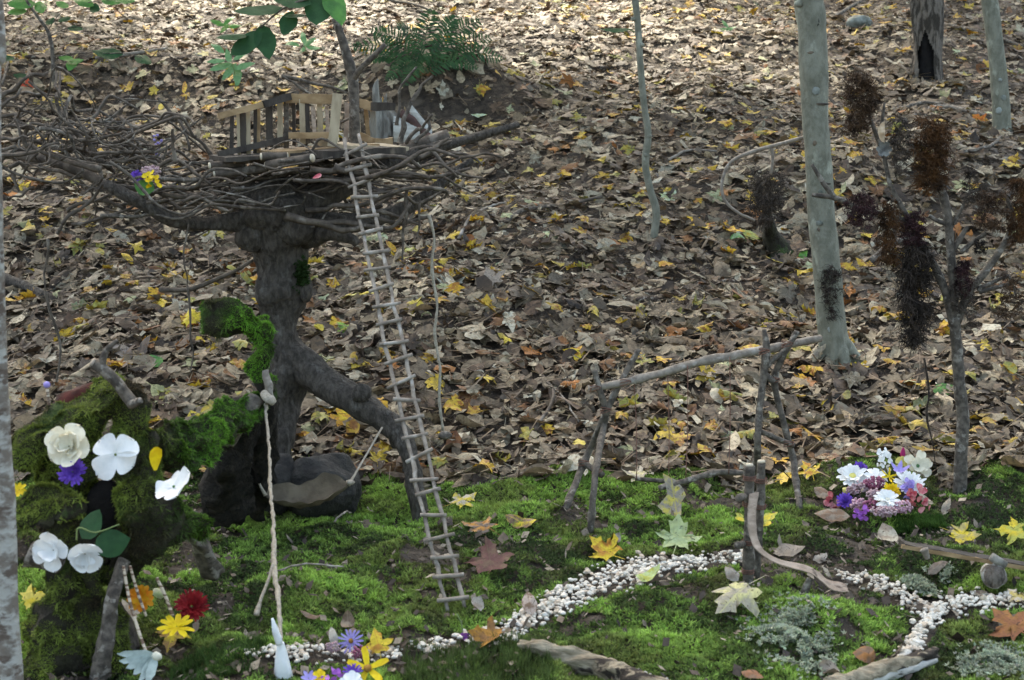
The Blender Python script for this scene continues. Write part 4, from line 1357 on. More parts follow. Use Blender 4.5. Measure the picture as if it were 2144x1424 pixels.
# solid black blob that paints the shade inside the stump's hollow
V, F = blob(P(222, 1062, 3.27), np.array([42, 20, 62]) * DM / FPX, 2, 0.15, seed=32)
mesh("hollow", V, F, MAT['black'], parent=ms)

rngm = np.random.default_rng(9)
pos, nrm = [], []
for V, F, nm, k in MOSSY:
    tri = []
    for f in F:
        if len(f) == 4:
            tri += [(f[0], f[1], f[2]), (f[0], f[2], f[3])]
        else:
            tri.append(f)
    tri = np.array(tri)
    a, b, c = V[tri[:, 0]], V[tri[:, 1]], V[tri[:, 2]]
    n = np.cross(b - a, c - a)
    ar = np.linalg.norm(n, axis=1)
    n = n / np.maximum(ar, 1e-12)[:, None]
    cnt = int(ar.sum() / 2 * 170000)
    idx = rngm.choice(len(tri), cnt, p=ar / ar.sum())
    r1, r2 = rngm.random(cnt), rngm.random(cnt)
    sq = np.sqrt(r1)
    p = a[idx] * (1 - sq)[:, None] + b[idx] * (sq * (1 - r2))[:, None] + c[idx] * (sq * r2)[:, None]
    nn = n[idx]
    if nm == 'arm' and k == 1:      # bare dark end of the bent arm
        x, y, d = to_px(p)
        ok = y < 800
        p, nn = p[ok], nn[ok]
    keep = (nn[:, 2] > -0.75) & (vn3(p, 34, 12) > (-0.26 if nm == 'trunk' else -0.5) - 0.3 * np.clip(nn[:, 2], 0, 1)) & (rngm.random(len(p)) < 0.45 + 0.6 * np.clip(nn[:, 2] + 0.4, 0, 1))
    pos.append(p[keep])
    nrm.append(nn[keep])
pos, nrm = np.concatenate(pos), np.concatenate(nrm)
x, y, d = to_px(pos)
f = np.clip(0.15 + 0.75 * np.clip(nrm[:, 2], -0.2, 1) * 0 + 0.75 * sm(-0.5, 0.6, vn3(pos, 14, 5)), 0, 1)
arm = sm(290, 430, x)
cl = (np.array([0.042, 0.055, 0.016]) * (1 - f)[:, None] + np.array([0.28, 0.36, 0.065]) * f[:, None]) * (1 - arm)[:, None] + (np.array([0.05, 0.12, 0.016]) * (1 - f)[:, None] + np.array([0.20, 0.44, 0.045]) * f[:, None]) * arm[:, None]
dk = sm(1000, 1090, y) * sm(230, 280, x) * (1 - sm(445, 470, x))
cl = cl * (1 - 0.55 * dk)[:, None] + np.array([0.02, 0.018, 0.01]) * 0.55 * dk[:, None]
br = (sm(0.16, 0.42, vn3(pos, 12, 15) + 0.4 * vn3(pos, 26, 16)) * (1 - 0.7 * arm))[:, None]
stub = (sm(490, 455, x) if False else (1 - sm(450, 492, x))) * sm(425, 432, x) * (1 - sm(720, 740, y))
br = np.maximum(br, 0.85 * stub[:, None])
cl = cl * (1 - br) + np.array([0.075, 0.058, 0.032]) * br
cl = cl * (0.6 + 0.8 * rngm.random(len(pos)))[:, None]
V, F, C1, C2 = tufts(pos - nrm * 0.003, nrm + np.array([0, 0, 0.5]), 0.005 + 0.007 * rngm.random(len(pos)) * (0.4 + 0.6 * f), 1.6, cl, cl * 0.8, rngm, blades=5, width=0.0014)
sel = rngm.choice(len(pos), 5200, replace=False)
sel = sel[vn3(pos[sel], 22, 18) > -0.05]
V2, F2, D1_, D2_ = tufts(pos[sel], nrm[sel] + np.array([0, 0, 0.15]), 0.010 + 0.008 * rngm.random(len(sel)), 1.7, cl[sel] * 1.25, cl[sel], rngm, blades=5, width=0.0013)
V2[2::3, 2] -= 0.006
V, F, C1, C2 = np.concatenate([V, V2]), np.concatenate([F, F2 + len(V)]), np.concatenate([C1, D1_]), np.concatenate([C2, D2_])
setprops(mesh("moss", V, F, MAT['tuft'], parent=ms, smooth=False, cols={'lc': C1, 'lb': C2}), kind='stuff')

# weathered horn stick, straw, bark
V, F = tp([(196, 760, 3.22, 12), (215, 772, 3.22, 13), (240, 795, 3.22, 12), (262, 825, 3.22, 13), (278, 845, 3.22, 14)], n=12, sub=5, rough=0.15, seed=230)
hs = thing("weathered_stick", "weathered forked grey stick poking from the top of the mossy stump", "stick", P(275, 845, 3.22))
mesh("stick", V, F, MAT['twig_grey'], parent=hs)
for l in ([(212, 768, 3.22, 9), (222, 735, 3.22, 7), (246, 712, 3.22, 4)], [(272, 848, 3.21, 10), (295, 838, 3.2, 7)]):
    V, F = tp(l, n=9, sub=5, rough=0.15, seed=int(l[0][0]))
    mesh("prong", V, F, MAT['twig_grey'], parent=hs)
V, F = tp([(195, 759, 3.218, 10.5), (192.5, 757.5, 3.217, 10)], n=10, sub=2)
mesh("cut_end", V, F, MAT['twig_pale'], parent=hs)
hs = thing("striped_pin", "striped straw pin with a purple bead behind the stump", "pin", P(105, 880, 3.4))
V, F = tp([(106, 880, 3.4, 4), (103, 850, 3.4, 4), (99, 815, 3.4, 3.5)], n=8, sub=5)
mesh("shaft", V, F, MAT['quill'], parent=hs)
V, F = blob(P(98, 806, 3.4), np.full(3, 7.5) * 3.4 / FPX, 1, 0.1)
mesh("bead", V, F, MAT['lavender'], parent=hs)
V, F = tp([(112, 868, 3.55, 16), (140, 850, 3.55, 24), (175, 825, 3.55, 18), (200, 806, 3.55, 8)], n=12, sub=5, rough=0.3, seed=240)
single("bark_chunk", "dark red bark chunk resting behind the mossy stump", "bark", V, F, MAT['red_bark'], P(150, 870, 3.55))

# string with white bud
sg = thing("hanging_string", "frayed twine hanging from the mossy arm with a white bud at its end", "string", P(562, 838, 3.84))
V, F = tp([(560, 836, 3.84, 4.5), (556, 860, 3.84, 2.8), (564, 940, 3.7, 3.1), (566, 1020, 3.55, 3.4), (572, 1090, 3.42, 3.7), (574, 1180, 3.28, 5.6), (584, 1270, 3.14, 4.8), (587, 1360, 3.05, 4.8)], n=8, sub=14, rough=0.4, wob=0.0007, seed=250, knots=0.3)
mesh("string", V, F, MAT['twine'], parent=sg)
V, F = tp([(552, 822, 3.86, 8), (565, 836, 3.84, 10), (574, 845, 3.84, 7)], n=8, sub=4, rough=0.4, seed=251)
mesh("knot", V, F, MAT['twine'], parent=sg)
V, F = tp([(572, 1180, 3.27, 4), (563, 1212, 3.24, 3.4), (545, 1258, 3.2, 4), (536, 1288, 3.18, 7)], n=8, sub=5, rough=0.3, seed=252)
mesh("loose_end", V, F, MAT['twine'], parent=sg)
V, F = tp([(588, 1345, 3.05, 7), (590, 1370, 3.05, 13), (592, 1400, 3.05, 19), (594, 1430, 3.05, 21), (596, 1460, 3.05, 16), (597, 1480, 3.05, 6)], n=14, sub=6, rough=0.15, seed=253)
bud = mesh("white_bud", V, F, MAT['white'], parent=sg)
V, F = tp([(586, 1350, 3.04, 7), (577, 1320, 3.04, 9), (570, 1295, 3.04, 3)], n=7, sub=5, rough=0.3, seed=254)
mesh("petal_tip", V, F, MAT['white'], parent=bud)

# striped quills hanging below the stump
for k, (l, lab) in enumerate((([(258, 1185, 3.1, 3.5), (272, 1260, 3.08, 3.5), (290, 1320, 3.06, 3.6), (310, 1378, 3.04, 3.4)], "long striped quill tied to the white leaf bell under the stump"), ([(272, 1185, 3.12, 3.2), (288, 1240, 3.12, 3.2), (306, 1290, 3.12, 3)], "short striped quill hanging over the orange blossom"),
                                 ([(328, 1210, 3.15, 3.5), (345, 1245, 3.15, 4), (362, 1290, 3.15, 4.2)], "striped quill slanting towards the red pom-pom flower"))):
    V, F = tp(l, n=8, sub=6, rough=0.1, seed=k)
    single("quill", lab, "quill", V, F, MAT['quill'], P(*l[0][:3]))


# ------------------------------------------------------------------ flowers
def petal(L, W, shape, cup, fine=0):
    prof = {'round': [.22, .72, 1.0, .92, .3], 'strap': [.5, .85, 1.0, .9, .45], 'point': [.4, .95, .9, .55, .04]}[shape]
    ts, ss = (0, .3, .6, .85, 1), (-1, 0, 1)
    if fine:
        t2 = (0, .15, .3, .45, .6, .74, .86, .95, 1)
        prof = np.interp(t2, ts, prof)
        if shape == 'round':
            prof = np.array([.2, .45, .70, .88, .99, 1.0, .86, .58, .12])
        ts, ss = t2, (-1, -.55, 0, .55, 1)
    V, F = [], []
    ph = fine * 1.7
    for t, w in zip(ts, prof):
        for s in ss:
            ruf = 0.06 * L * t * abs(s) * math.sin(9 * t + 4 * s + ph) + 0.025 * L * math.sin(6 * s + ph * 2 + 3 * t) * t if fine else 0
            V.append((L * t * (1 - 0.05 * (fine > 0) * math.cos(5 * s + ph)), s * w * W / 2, cup * L * t * t + 0.18 * W * abs(s) * w + ruf))
    m = len(ss)
    for i in range(len(ts) - 1):
        for j in range(m - 1):
            a = i * m + j
            F.append((a, a + m, a + m + 1, a + 1))
    return np.array(V), F


def bloom(label, px, py, D, diam, n, wr, mat, cmat=None, cr=0.2, nrm=(0, -0.75, 0.66), layers=1, cup=0.15, shape='strap', spin=0.0, seed=0, cat="flower", name="flower", sep=None):
    c = P(px, py, D)
    rad = diam / 2 * D / FPX
    B = basis(nrm, spin)
    rng = np.random.default_rng(seed + int(px))
    t = thing(name, label, cat, c)
    sep = (n * layers <= 14) if sep is None else sep
    for l in range(layers):
        ring = []
        for k in range(n):
            a = (k + 0.5 * (l % 2)) / n * 6.283 + rng.normal() * (0.16 if wr > 0.3 else 0.06)
            L = rad * (1 - 0.2 * l) * ((0.78 + 0.4 * rng.random()) if wr > 0.3 else (0.9 + 0.2 * rng.random()))
            V, F = petal(L * (1 - cr * 0.4), 2 * rad * wr * (1 - 0.1 * l), shape, cup + 0.1 * rng.normal() * (2.2 if wr > 0.3 else 1.0), fine=(1 + k + l * 7 if (wr > 0.3 and diam > 60) else 0))
            el = l * 1.15 / max(layers, 1) + 0.08 * rng.normal()
            V = V + rng.normal(size=V.shape) * np.array([0.02, 0.04, 0.06]) * L * (0.0 if (wr > 0.3 and diam > 60) else 0.6 if wr > 0.3 else 0.35)
            V = V @ np.array([[math.cos(el), 0, math.sin(el)], [0, 1, 0], [-math.sin(el), 0, math.cos(el)]])
            V[:, 0] += rad * cr * 0.4
            V[:, 2] += 0.02 * rad * l
            ca, sa = math.cos(a), math.sin(a)
            V = V @ np.array([[ca, sa, 0], [-sa, ca, 0], [0, 0, 1]])
            V = V @ B.T + c
            if sep:
                mesh("petal", V, F, MAT[mat], parent=t)
            else:
                ring.append((V, F))
        if ring:
            V, F = join(ring)
            mesh("petal_ring", V, F, MAT[mat], parent=t)
    if cmat:
        V, F = blob((0, 0, 0), (rad * cr, rad * cr, rad * cr * 0.6), 1, 0.2, 3, seed=seed)
        mesh("flower_centre", V @ B.T + c + B[:, 2] * rad * 0.06, F, MAT[cmat], parent=t)
    return t


def cluster(label, px, py, D, w, h, mat, n, dot, seed=0, cat="flower", name="flower_cluster", flat=0.6, petals=False):
    c = P(px, py, D)
    s = D / FPX
    rng = np.random.default_rng(seed + int(px))
    parts = []
    for k in range(n):
        d = rng.normal(size=3)
        d /= np.linalg.norm(d)
        d[1] = -abs(d[1]) if rng.random() < 0.7 else d[1]
        d = d * (0.6 + 0.4 * rng.random())
        p = c + d * np.array([w / 2, w / 2 * flat, h / 2]) * s
        if petals:
            V, F = petal(dot * s * (0.8 + 0.5 * rng.random()), dot * s, 'round', 0.3 + 0.3 * rng.random())
            V = V @ basis(d + np.array([0, -0.6, 0.2]), rng.random() * 6.28).T + p
        else:
            V, F = ICO[0]
            V = p + V * dot * s * (0.7 + 0.6 * rng.random((len(V), 1))) * 0.5
        parts.append((V, F))
    V, F = join(parts)
    return single(name, label, cat, V, F, MAT[mat], c)


# on the mossy stump
def rose(label, px, py, D, diam, mat, nrm, seed=1):
    t = bloom(label, px, py, D, diam, 5, 0.52, mat, None, 0.1, nrm, layers=3, cup=0.15, shape='round', seed=seed, sep=True)
    return t


rose("large creamy white rose-like flower on the mossy stump", 145, 935, 3.10, 96, 'cream', (-0.1, -0.9, 0.4))
bloom("upper white four-petalled flower on the mossy stump", 242, 952, 3.12, 102, 4, 0.55, 'white', 'stem_green', 0.06, (0.15, -0.95, 0.25), 1, 0.08, 'round', 0.75, 2)
bloom("tilted white four-petalled flower at the stump's right side", 365, 1020, 3.14, 94, 4, 0.56, 'white', 'green', 0.07, (-0.45, -0.6, 0.8), 1, 0.1, 'round', 0.4, 3)
bloom("shaggy purple aster on the mossy stump", 152, 988, 3.08, 62, 24, 0.11, 'purple', None, 0.15, (0, -0.9, 0.35), 3, 0.2, 'strap', 0, 4)
V, F = petal(0.046, 0.026, 'round', 0.4)
single("yellow_petal", "single curved yellow petal on the stump beside the white flower", "petal", V @ basis((0.5, -0.8, 0.2), 1.7).T + P(325, 985, 3.1), F, MAT['yellow'], P(325, 985, 3.1))
bloom("left drooping white flower below the stump's bulge", 112, 1152, 3.07, 92, 4, 0.46, 'white', None, 0.08, (-0.25, -0.9, 0.1), 2, 0.3, 'round', 0.2, 5)
bloom("right drooping white flower beside the broad green leaves", 178, 1160, 3.07, 76, 4, 0.62, 'white', None, 0.08, (0.2, -0.9, -0.25), 2, 0.45, 'round', 0.9, 6)
bl = thing("green_leaf_spray", "pair of broad dark green leaves tucked under the mossy stump", "leaves", P(190, 1110, 3.08))
plant_leaf(bl, 192, 1098, 3.09, 74, 'round', MAT['green_dark'], (-0.4, -0.8, 0.5), -0.6, 411)
plant_leaf(bl, 235, 1137, 3.07, 78, 'round', MAT['green_dark'], (0.1, -1, 0.25), -1.3, 412)
V, F = tp([(160, 1130, 3.07, 2.5), (165, 1105, 3.06, 2), (200, 1115, 3.07, 1.8), (250, 1098, 3.08, 1.5)], n=6, sub=4)
mesh("leaf_stalk", V, F, MAT['stem_green'], parent=bl)
bloom("small yellow flower half hidden by the edge stem", 40, 1026, 3.4, 34, 8, 0.24, 'yellow', None, 0.2, (0, -0.7, 0.7), 1, 0.1, 'strap', 0, 7)

# on the ground under the stump
bloom("orange marigold under the stump", 293, 1252, 3.2, 62, 13, 0.2, 'orange', 'orange', 0.28, (0, -0.85, 0.5), 2, 0.1, 'round', 0, 8)
bloom("big dark red pom-pom flower under the stump", 402, 1270, 3.2, 74, 30, 0.09, 'red', None, 0.2, (0.1, -0.8, 0.6), 6, 0.25, 'strap', 0, 9)
bloom("yellow daisy tipped over below the red pom-pom", 370, 1312, 3.12, 82, 10, 0.17, 'yellow', None, 0.12, (0.0, -0.3, 0.9), 1, 0.05, 'strap', 0.3, 10)
bloom("small dark red pom-pom on the moss by the black root", 455, 1068, 4.1, 42, 20, 0.12, 'red', None, 0.2, (0, -0.7, 0.7), 4, 0.25, 'strap', 0, 11)
t = thing("leaf_bell", "ragged pale blue-white leaf bell hanging at the bottom left", "seed pod", P(312, 1380, 3.04))
for k, (tx, ty) in enumerate(((248, 1368), (250, 1384), (262, 1398), (274, 1412), (290, 1426), (306, 1436))):
    a_, b_ = P(326, 1372, 3.04), P(tx, ty, 3.03 - 0.006 * k)
    L_ = np.linalg.norm(b_ - a_)
    x_ = (b_ - a_) / L_
    z_ = np.array([0.1, -0.95, 0.3 - 0.12 * k])
    z_ = z_ - x_ * np.dot(z_, x_)
    z_ /= np.linalg.norm(z_)
    V, F = petal(L_, 0.019, 'point', 0.10)
    V = V + np.random.default_rng(k).normal(size=V.shape) * 0.0012
    mesh("petal", V @ np.stack([x_, np.cross(z_, x_), z_]) + a_, F, MAT['bell'], parent=t)
V, F = blob(P(327, 1373, 3.04), (0.012, 0.008, 0.009), 1, 0.3, seed=5)
mesh("calyx", V, F, MAT['cream'], parent=t)

# nest posy
cluster("dusty pink flower head in the nest's posy", 315, 360, 4.26, 44, 26, 'pink_dusty', 90, 6)
bloom("small purple aster at the left of the nest's posy", 286, 369, 4.25, 26, 16, 0.14, 'purple', None, 0.2, (-0.2, -0.9, 0.3), 2, 0.2, 'strap', 0, 12)
cluster("yellow snapdragon in the nest's posy", 317, 378, 4.23, 26, 32, 'yellow', 12, 11, petals=True)
lf = thing("posy_leaf", "broad light green leaf under the yellow snapdragon", "leaf", P(300, 392, 4.25))
plant_leaf(lf, 302, 392, 4.25, 46, 'round', MAT['green'], (0, -0.8, 0.5), 1.2, 413)
cluster("loose purple sprig hanging above the nest's left limb", 330, 305, 4.5, 26, 50, 'lavender', 20, 6)
V, F = petal(0.024, 0.013, 'round', 0.2)
single("red_petal", "pinkish red petal caught between the nest sticks", "petal", V @ basis((0, -0.8, 0.6), 0.3).T + P(655, 373, 4.25), F, MAT['pink_red'], P(655, 373, 4.25))

# bouquet on the moss mound at the right
def bq(px, py, lift=0.0):
    d = 4.36 + (1085 - py) / 140 * 0.16
    return px, py, min(d, G(px, py + 6)[1] - 0.012) - lift * 0.6


bloom("white daisy with yellow eye at the bouquet's upper left", *bq(1785, 998, 0.02), 66, 16, 0.17, 'white', 'yellow_pale', 0.24, (-0.1, -0.6, 0.8), 2, 0.05, 'strap', 0, 20)
bloom("purple pom-pom flower behind the white daisy", *bq(1801, 980), 32, 18, 0.14, 'purple', None, 0.2, (0, -0.5, 0.9), 3, 0.2, 'strap', 0, 21)
bloom("white flower half hidden behind the maroon head", *bq(1835, 1000), 54, 9, 0.26, 'white', None, 0.2, (0.1, -0.5, 0.8), 1, 0.0, 'round', 0, 22)
cluster("upright spike of tiny white blossoms at the bouquet's top", *bq(1851, 966), 32, 50, 'white', 46, 8, petals=True)
V, F = tp([(1890, 962, 4.5, 3), (1890, 952, 4.5, 6), (1891, 942, 4.5, 4), (1891, 936, 4.5, 0.6)], n=9, sub=4)
single("magenta_bud", "pointed magenta bud sticking up from the bouquet", "bud", V, F, MAT['magenta'], P(1890, 962, 4.5))
bloom("pale yellow petals under the magenta bud", *bq(1887, 972), 34, 5, 0.5, 'yellow_pale', 'yellow', 0.25, (0, -0.9, 0.3), 1, 0.3, 'round', 0, 23)
bloom("large pale white lily-like flower at the bouquet's upper right", *bq(1921, 976), 62, 6, 0.36, 'cream', 'green_pale', 0.14, (0.15, -0.85, 0.4), 2, 0.12, 'round', 0.3, 24)
bloom("spidery yellow flower in the middle of the bouquet", *bq(1862, 998, 0.03), 38, 6, 0.12, 'yellow', None, 0.1, (0.2, -0.7, 0.6), 1, 0.35, 'strap', 0.4, 25)
bloom("lavender crocus beside the spidery yellow flower", *bq(1882, 986, 0.03), 40, 5, 0.28, 'lavender', None, 0.08, (0, -0.5, 0.8), 1, 0.9, 'point', 0, 26)
bloom("full white pom-pom flower on the bouquet's right", *bq(1903, 1015), 72, 24, 0.1, 'white', None, 0.2, (0.1, -0.6, 0.75), 3, 0.15, 'strap', 0, 27)
cluster("maroon flower head right of the white daisy", *bq(1829, 1012, 0.02), 46, 34, 'maroon', 120, 6)
cluster("upright lavender spike in front of the white pom-pom", *bq(1897, 1022, 0.05), 24, 44, 'lavender', 22, 11, petals=True)
bloom("yellow pom-pom flower in the bouquet's centre", *bq(1865, 1030, 0.03), 42, 16, 0.16, 'yellow', None, 0.2, (0, -0.6, 0.8), 3, 0.15, 'strap', 0, 28)
bloom("low white daisy at the bouquet's front", *bq(1858, 1047, 0.05), 58, 14, 0.16, 'white', 'cream', 0.2, (0, -0.55, 0.85), 2, 0.05, 'strap', 0, 29)
cluster("dusty pink flower head under the white daisy", *bq(1795, 1026, 0.01), 48, 40, 'pink_dusty', 120, 6)
cluster("grey-pink flower head left of the yellow pom-pom", *bq(1830, 1036, 0.03), 32, 30, 'pink_dusty', 80, 6)
cluster("rose pink flower head beside the purple pom-pom", *bq(1798, 1056, 0.03), 34, 30, 'pink', 90, 6)
cluster("deep pink flower head in front of the maroon one", *bq(1822, 1058, 0.04), 38, 30, 'maroon', 90, 6)
cluster("wide pale pink flower head along the bouquet's front", *bq(1850, 1070, 0.06), 66, 24, 'pink_dusty', 140, 6)
cluster("pale pink flower head right of the low white daisy", *bq(1890, 1060, 0.04), 44, 30, 'pink', 100, 6)
bloom("purple pom-pom flower at the bouquet's lower left", *bq(1769, 1050, 0.02), 38, 18, 0.14, 'purple', None, 0.2, (-0.1, -0.7, 0.7), 3, 0.25, 'strap', 0, 30)
cluster("pink and red snapdragon at the bouquet's left end", *bq(1747, 1050), 22, 32, 'pink_red', 9, 14, petals=True)
cluster("red and pink snapdragon at the bouquet's right end", *bq(1917, 1042, 0.03), 32, 46, 'pink_red', 14, 14, petals=True)
cluster("small pink snapdragon tip low on the bouquet's right", *bq(1938, 1058), 18, 18, 'pink_red', 6, 12, petals=True)
V, F = tp([(1772, 1038, 4.36, 4), (1771, 1030, 4.36, 7), (1770, 1022, 4.36, 6.5)], n=9, sub=4)
single("yellow_bud", "pale yellow tube-shaped bud at the bouquet's left", "bud", V, F, MAT['yellow_pale'], P(1771, 1036, 4.36))
cluster("violet phlox sprig below the bouquet", *bq(1799, 1074, 0.04), 32, 26, 'violet', 18, 10, petals=True)

# posy at the bottom edge
bloom("lavender aster with orange eye at the bottom posy", 735, 1342, min(3.2, G(735, 1342 + 12)[1] - 0.03), 56, 15, 0.09, 'lavender', 'brown_ctr', 0.2, (0, -0.9, 0.3), 1, 0.05, 'strap', 0, 40)
bloom("yellow five-petalled star flower at the bottom edge", 770, 1400, min(3.1, G(770, 1400 + 12)[1] - 0.03), 96, 5, 0.16, 'yellow', 'brown_ctr', 0.2, (0, -0.75, 0.65), 1, 0.08, 'strap', 0.45, 41)
cluster("pink flower head between aster and star flower", 755, 1366, min(3.2, G(755, 1366 + 12)[1] - 0.03), 40, 34, 'maroon', 90, 6)
cluster("pale pink sprig left of the lavender aster", 697, 1355, min(3.22, G(697, 1355 + 12)[1] - 0.03), 34, 26, 'pink_dusty', 60, 6)
cluster("violet phlox sprig at the bottom edge", 690, 1412, min(3.1, G(690, 1412 + 12)[1] - 0.03), 56, 26, 'violet', 22, 11, petals=True)
bloom("purple aster low in the bottom posy", 738, 1408, min(3.12, G(738, 1408 + 12)[1] - 0.03), 46, 14, 0.1, 'purple', None, 0.2, (0, -0.7, 0.7), 2, 0.15, 'strap', 0, 42)
bloom("yellow flower peeping out left of the bottom phlox", 668, 1420, min(3.12, G(668, 1420 + 12)[1] - 0.03), 40, 8, 0.3, 'yellow', None, 0.2, (0, -0.7, 0.7), 1, 0.1, 'round', 0, 43)
bloom("grey-lilac flower at the posy's left end", 646, 1420, min(3.1, G(646, 1420 + 12)[1] - 0.03), 36, 6, 0.26, 'lavender', None, 0.2, (0, -0.7, 0.7), 1, 0.4, 'point', 0, 44)
bloom("white flower at the very bottom of the posy", 736, 1428, min(3.08, G(736, 1428 + 12)[1] - 0.03), 52, 8, 0.3, 'white', None, 0.2, (0, -0.7, 0.7), 1, 0.1, 'round', 0, 45)
t = bloom("single purple floret with bent green stem by the pebbles", 971, 1331, 3.3, 24, 6, 0.4, 'violet', None, 0.1, (0, -0.8, -0.2), 1, 0.2, 'round', 0, 46)
V, F = tp([(968, 1326, 3.3, 2), (966, 1305, 3.3, 1.8), (956, 1285, 3.3, 1.6)], n=6, sub=4)
mesh("stem", V, F, MAT['stem_green'], parent=t)

# ------------------------------------------------------------------ twig swing
SWG = thing("twig_swing", "twig swing frame with two lashed A-shaped ends and a long beam", "swing", G(1400, 1060))


def stick(parent, l, nm, mat='twig_grey', seed=0, n=10, rough=0.13):
    l = [(q[0], q[1], q[2], q[3] * (0.84 if parent is SWG else 1.0)) for q in l]
    V, F = tp(l, n=n, sub=9, rough=rough * 1.5, seed=seed, knots=0.2)
    return mesh(nm, V, F, MAT[mat], parent=parent)


f1, f2, f3, f4 = G(1238, 1112)[1], G(1186, 1062)[1], G(1588, 1020)[1], G(1674, 1062)[1]
stick(SWG, [(1236, 1118, f1, 9), (1246, 1000, f1 + .04, 8.5), (1262, 905, 4.33, 8.5), (1275, 850, 4.34, 8), (1305, 790, 4.36, 8), (1338, 732, 4.38, 7)], 'end_stick', seed=301)
stick(SWG, [(1183, 1066, f2, 9), (1225, 965, 4.38, 9), (1255, 895, 4.36, 8.5), (1268, 862, 4.34, 8), (1255, 815, 4.33, 8), (1244, 775, 4.33, 7)], 'end_stick', seed=302)
stick(SWG, [(1586, 1030, f3, 9), (1586, 940, 4.36, 9), (1590, 860, 4.38, 9), (1600, 780, 4.4, 10), (1604, 720, 4.41, 9), (1599, 690, 4.42, 5)], 'end_stick', seed=303)
stick(SWG, [(1674, 1066, f4, 8), (1662, 970, 4.43, 9), (1646, 905, 4.43, 8), (1628, 840, 4.43, 8), (1622, 790, 4.43, 9), (1642, 740, 4.42, 8.5), (1670, 694, 4.42, 7)], 'end_stick', seed=304)
stick(SWG, [(1232, 814, 4.34, 9), (1300, 802, 4.34, 9), (1380, 783, 4.36, 10), (1470, 757, 4.38, 11), (1550, 742, 4.40, 12), (1630, 726, 4.44, 11), (1718, 708, 4.50, 10)], 'beam', 'twig_pale', seed=305)
stick(SWG, [(1215, 965, 4.37, 8), (1262, 995, 4.30, 7)], 'cross_bar', 'twig_grey', 306)
stick(SWG, [(1590, 902, 4.36, 7), (1625, 918, 4.40, 7), (1662, 932, 4.42, 7)], 'cross_bar', 'twig_grey', 307)
stick(SWG, [(1620, 800, 4.40, 8), (1600, 775, 4.40, 8), (1640, 735, 4.42, 6)], 'cross_bar', 'twig_grey', 308)
for k, (x, y, d) in enumerate(((1246, 812, 4.32), (1310, 800, 4.33), (1268, 858, 4.32), (1600, 735, 4.38), (1622, 795, 4.41), (1648, 720, 4.41), (1652, 928, 4.40), (1222, 968, 4.36), (1250, 985, 4.29))):
    parts = []
    for j in range(3):
        a = np.arange(9) / 8 * 6.283
        c = P(x, y, d)
        ring = [c + np.array([math.cos(q) * 0.0145, math.sin(q) * 0.0145, 0.004 * (j - 1) + 0.005 * math.cos(q + j)]) for q in a]
        parts.append(tube(ring, 0.0012, n=5, sub=2))
    V, F = join(parts)
    mesh("lashing", V, F, MAT['wire'], parent=SWG)
sw = thing("swing_seat", "leaf-covered twig seat hanging from the twig swing's beam", "swing seat", P(1430, 1000, 4.3))
stick(sw, [(1380, 1022, 4.22, 6), (1440, 1006, 4.24, 7), (1500, 990, 4.28, 7), (1560, 990, 4.3, 6)], 'seat_bar', 'twig_grey', 309)
stick(sw, [(1330, 1002, 4.34, 5), (1420, 1010, 4.34, 5)], 'seat_bar', 'twig_grey', 310)
for k, (x0, y0, x1, y1) in enumerate(((1328, 800, 1333, 1003), (1398, 780, 1400, 1012), (1440, 765, 1436, 1004), (1528, 748, 1526, 992))):
    V, F = tp([(x0, y0, 4.36, 1.1), ((x0 + x1) / 2 + 2, (y0 + y1) / 2, 4.33, 0.9), (x1, y1, 4.28, 1.1)], n=5, sub=6, rough=0.3, seed=k)
    mesh("string", V, F, MAT['wire'], parent=sw)

# ------------------------------------------------------------------ slide
g = G(1566, 1218)
Dp = g[1]
sl = thing("twig_slide", "little slide of lashed twig posts and a curling bark strip", "slide", g)
stick(sl, [(1566, 1230, Dp, 12), (1567, 1150, Dp, 11.5), (1568, 1060, Dp, 11), (1569, 975, Dp, 11)], 'post', seed=320)
stick(sl, [(1582, 1212, Dp + .05, 9), (1588, 1130, Dp + .05, 9), (1592, 1050, Dp + .05, 9), (1594, 968, Dp + .05, 9)], 'post', seed=321)
for x, y, d in ((1569, 973, Dp), (1594, 966, Dp + .05)):
    V, F = tp([(x, y + 2, d, 9), (x, y - 2, d, 8)], n=10, sub=1)
    mesh("cut_end", V, F, MAT['cut'], parent=sl)
for x, y in ((1546, 1043), (1543, 1142)):
    stick(sl, [(x, y, Dp - 0.06, 8), (x + 20, y - 4, Dp + 0.02, 8), (x + 45, y - 8, Dp + 0.1, 7)], 'peg', seed=x + y)
for x, y, d in ((1569, 1000, Dp), (1568, 1055, Dp), (1567, 1135, Dp), (1566, 1195, Dp), (1593, 1005, Dp + .05), (1591, 1060, Dp + .05)):
    parts = []
    for j in range(3):
        a = np.arange(9) / 8 * 6.283
        ring = [P(x, y, d) + np.array([math.cos(q) * 0.0142, math.sin(q) * 0.0142, 0.004 * (j - 1)]) for q in a]
        parts.append(tube(ring, 0.0013, n=5, sub=2))
    V, F = join(parts)
    mesh("lashing", V, F, MAT['wire'], parent=sl)
ch = [(1579, 1032, Dp - .02), (1574, 1075, Dp - .04), (1577, 1120, Dp - .06), (1592, 1152, Dp - .08), (1630, 1176, Dp - .09), (1690, 1192, Dp - .10), (1716, 1208, Dp - .10), (1738, 1226, Dp - .10), (1775, 1232, Dp - .10)]
pts, _ = catmull([P(*c) for c in ch], np.zeros(len(ch)), 6)
m = len(pts)
V, F = [], []
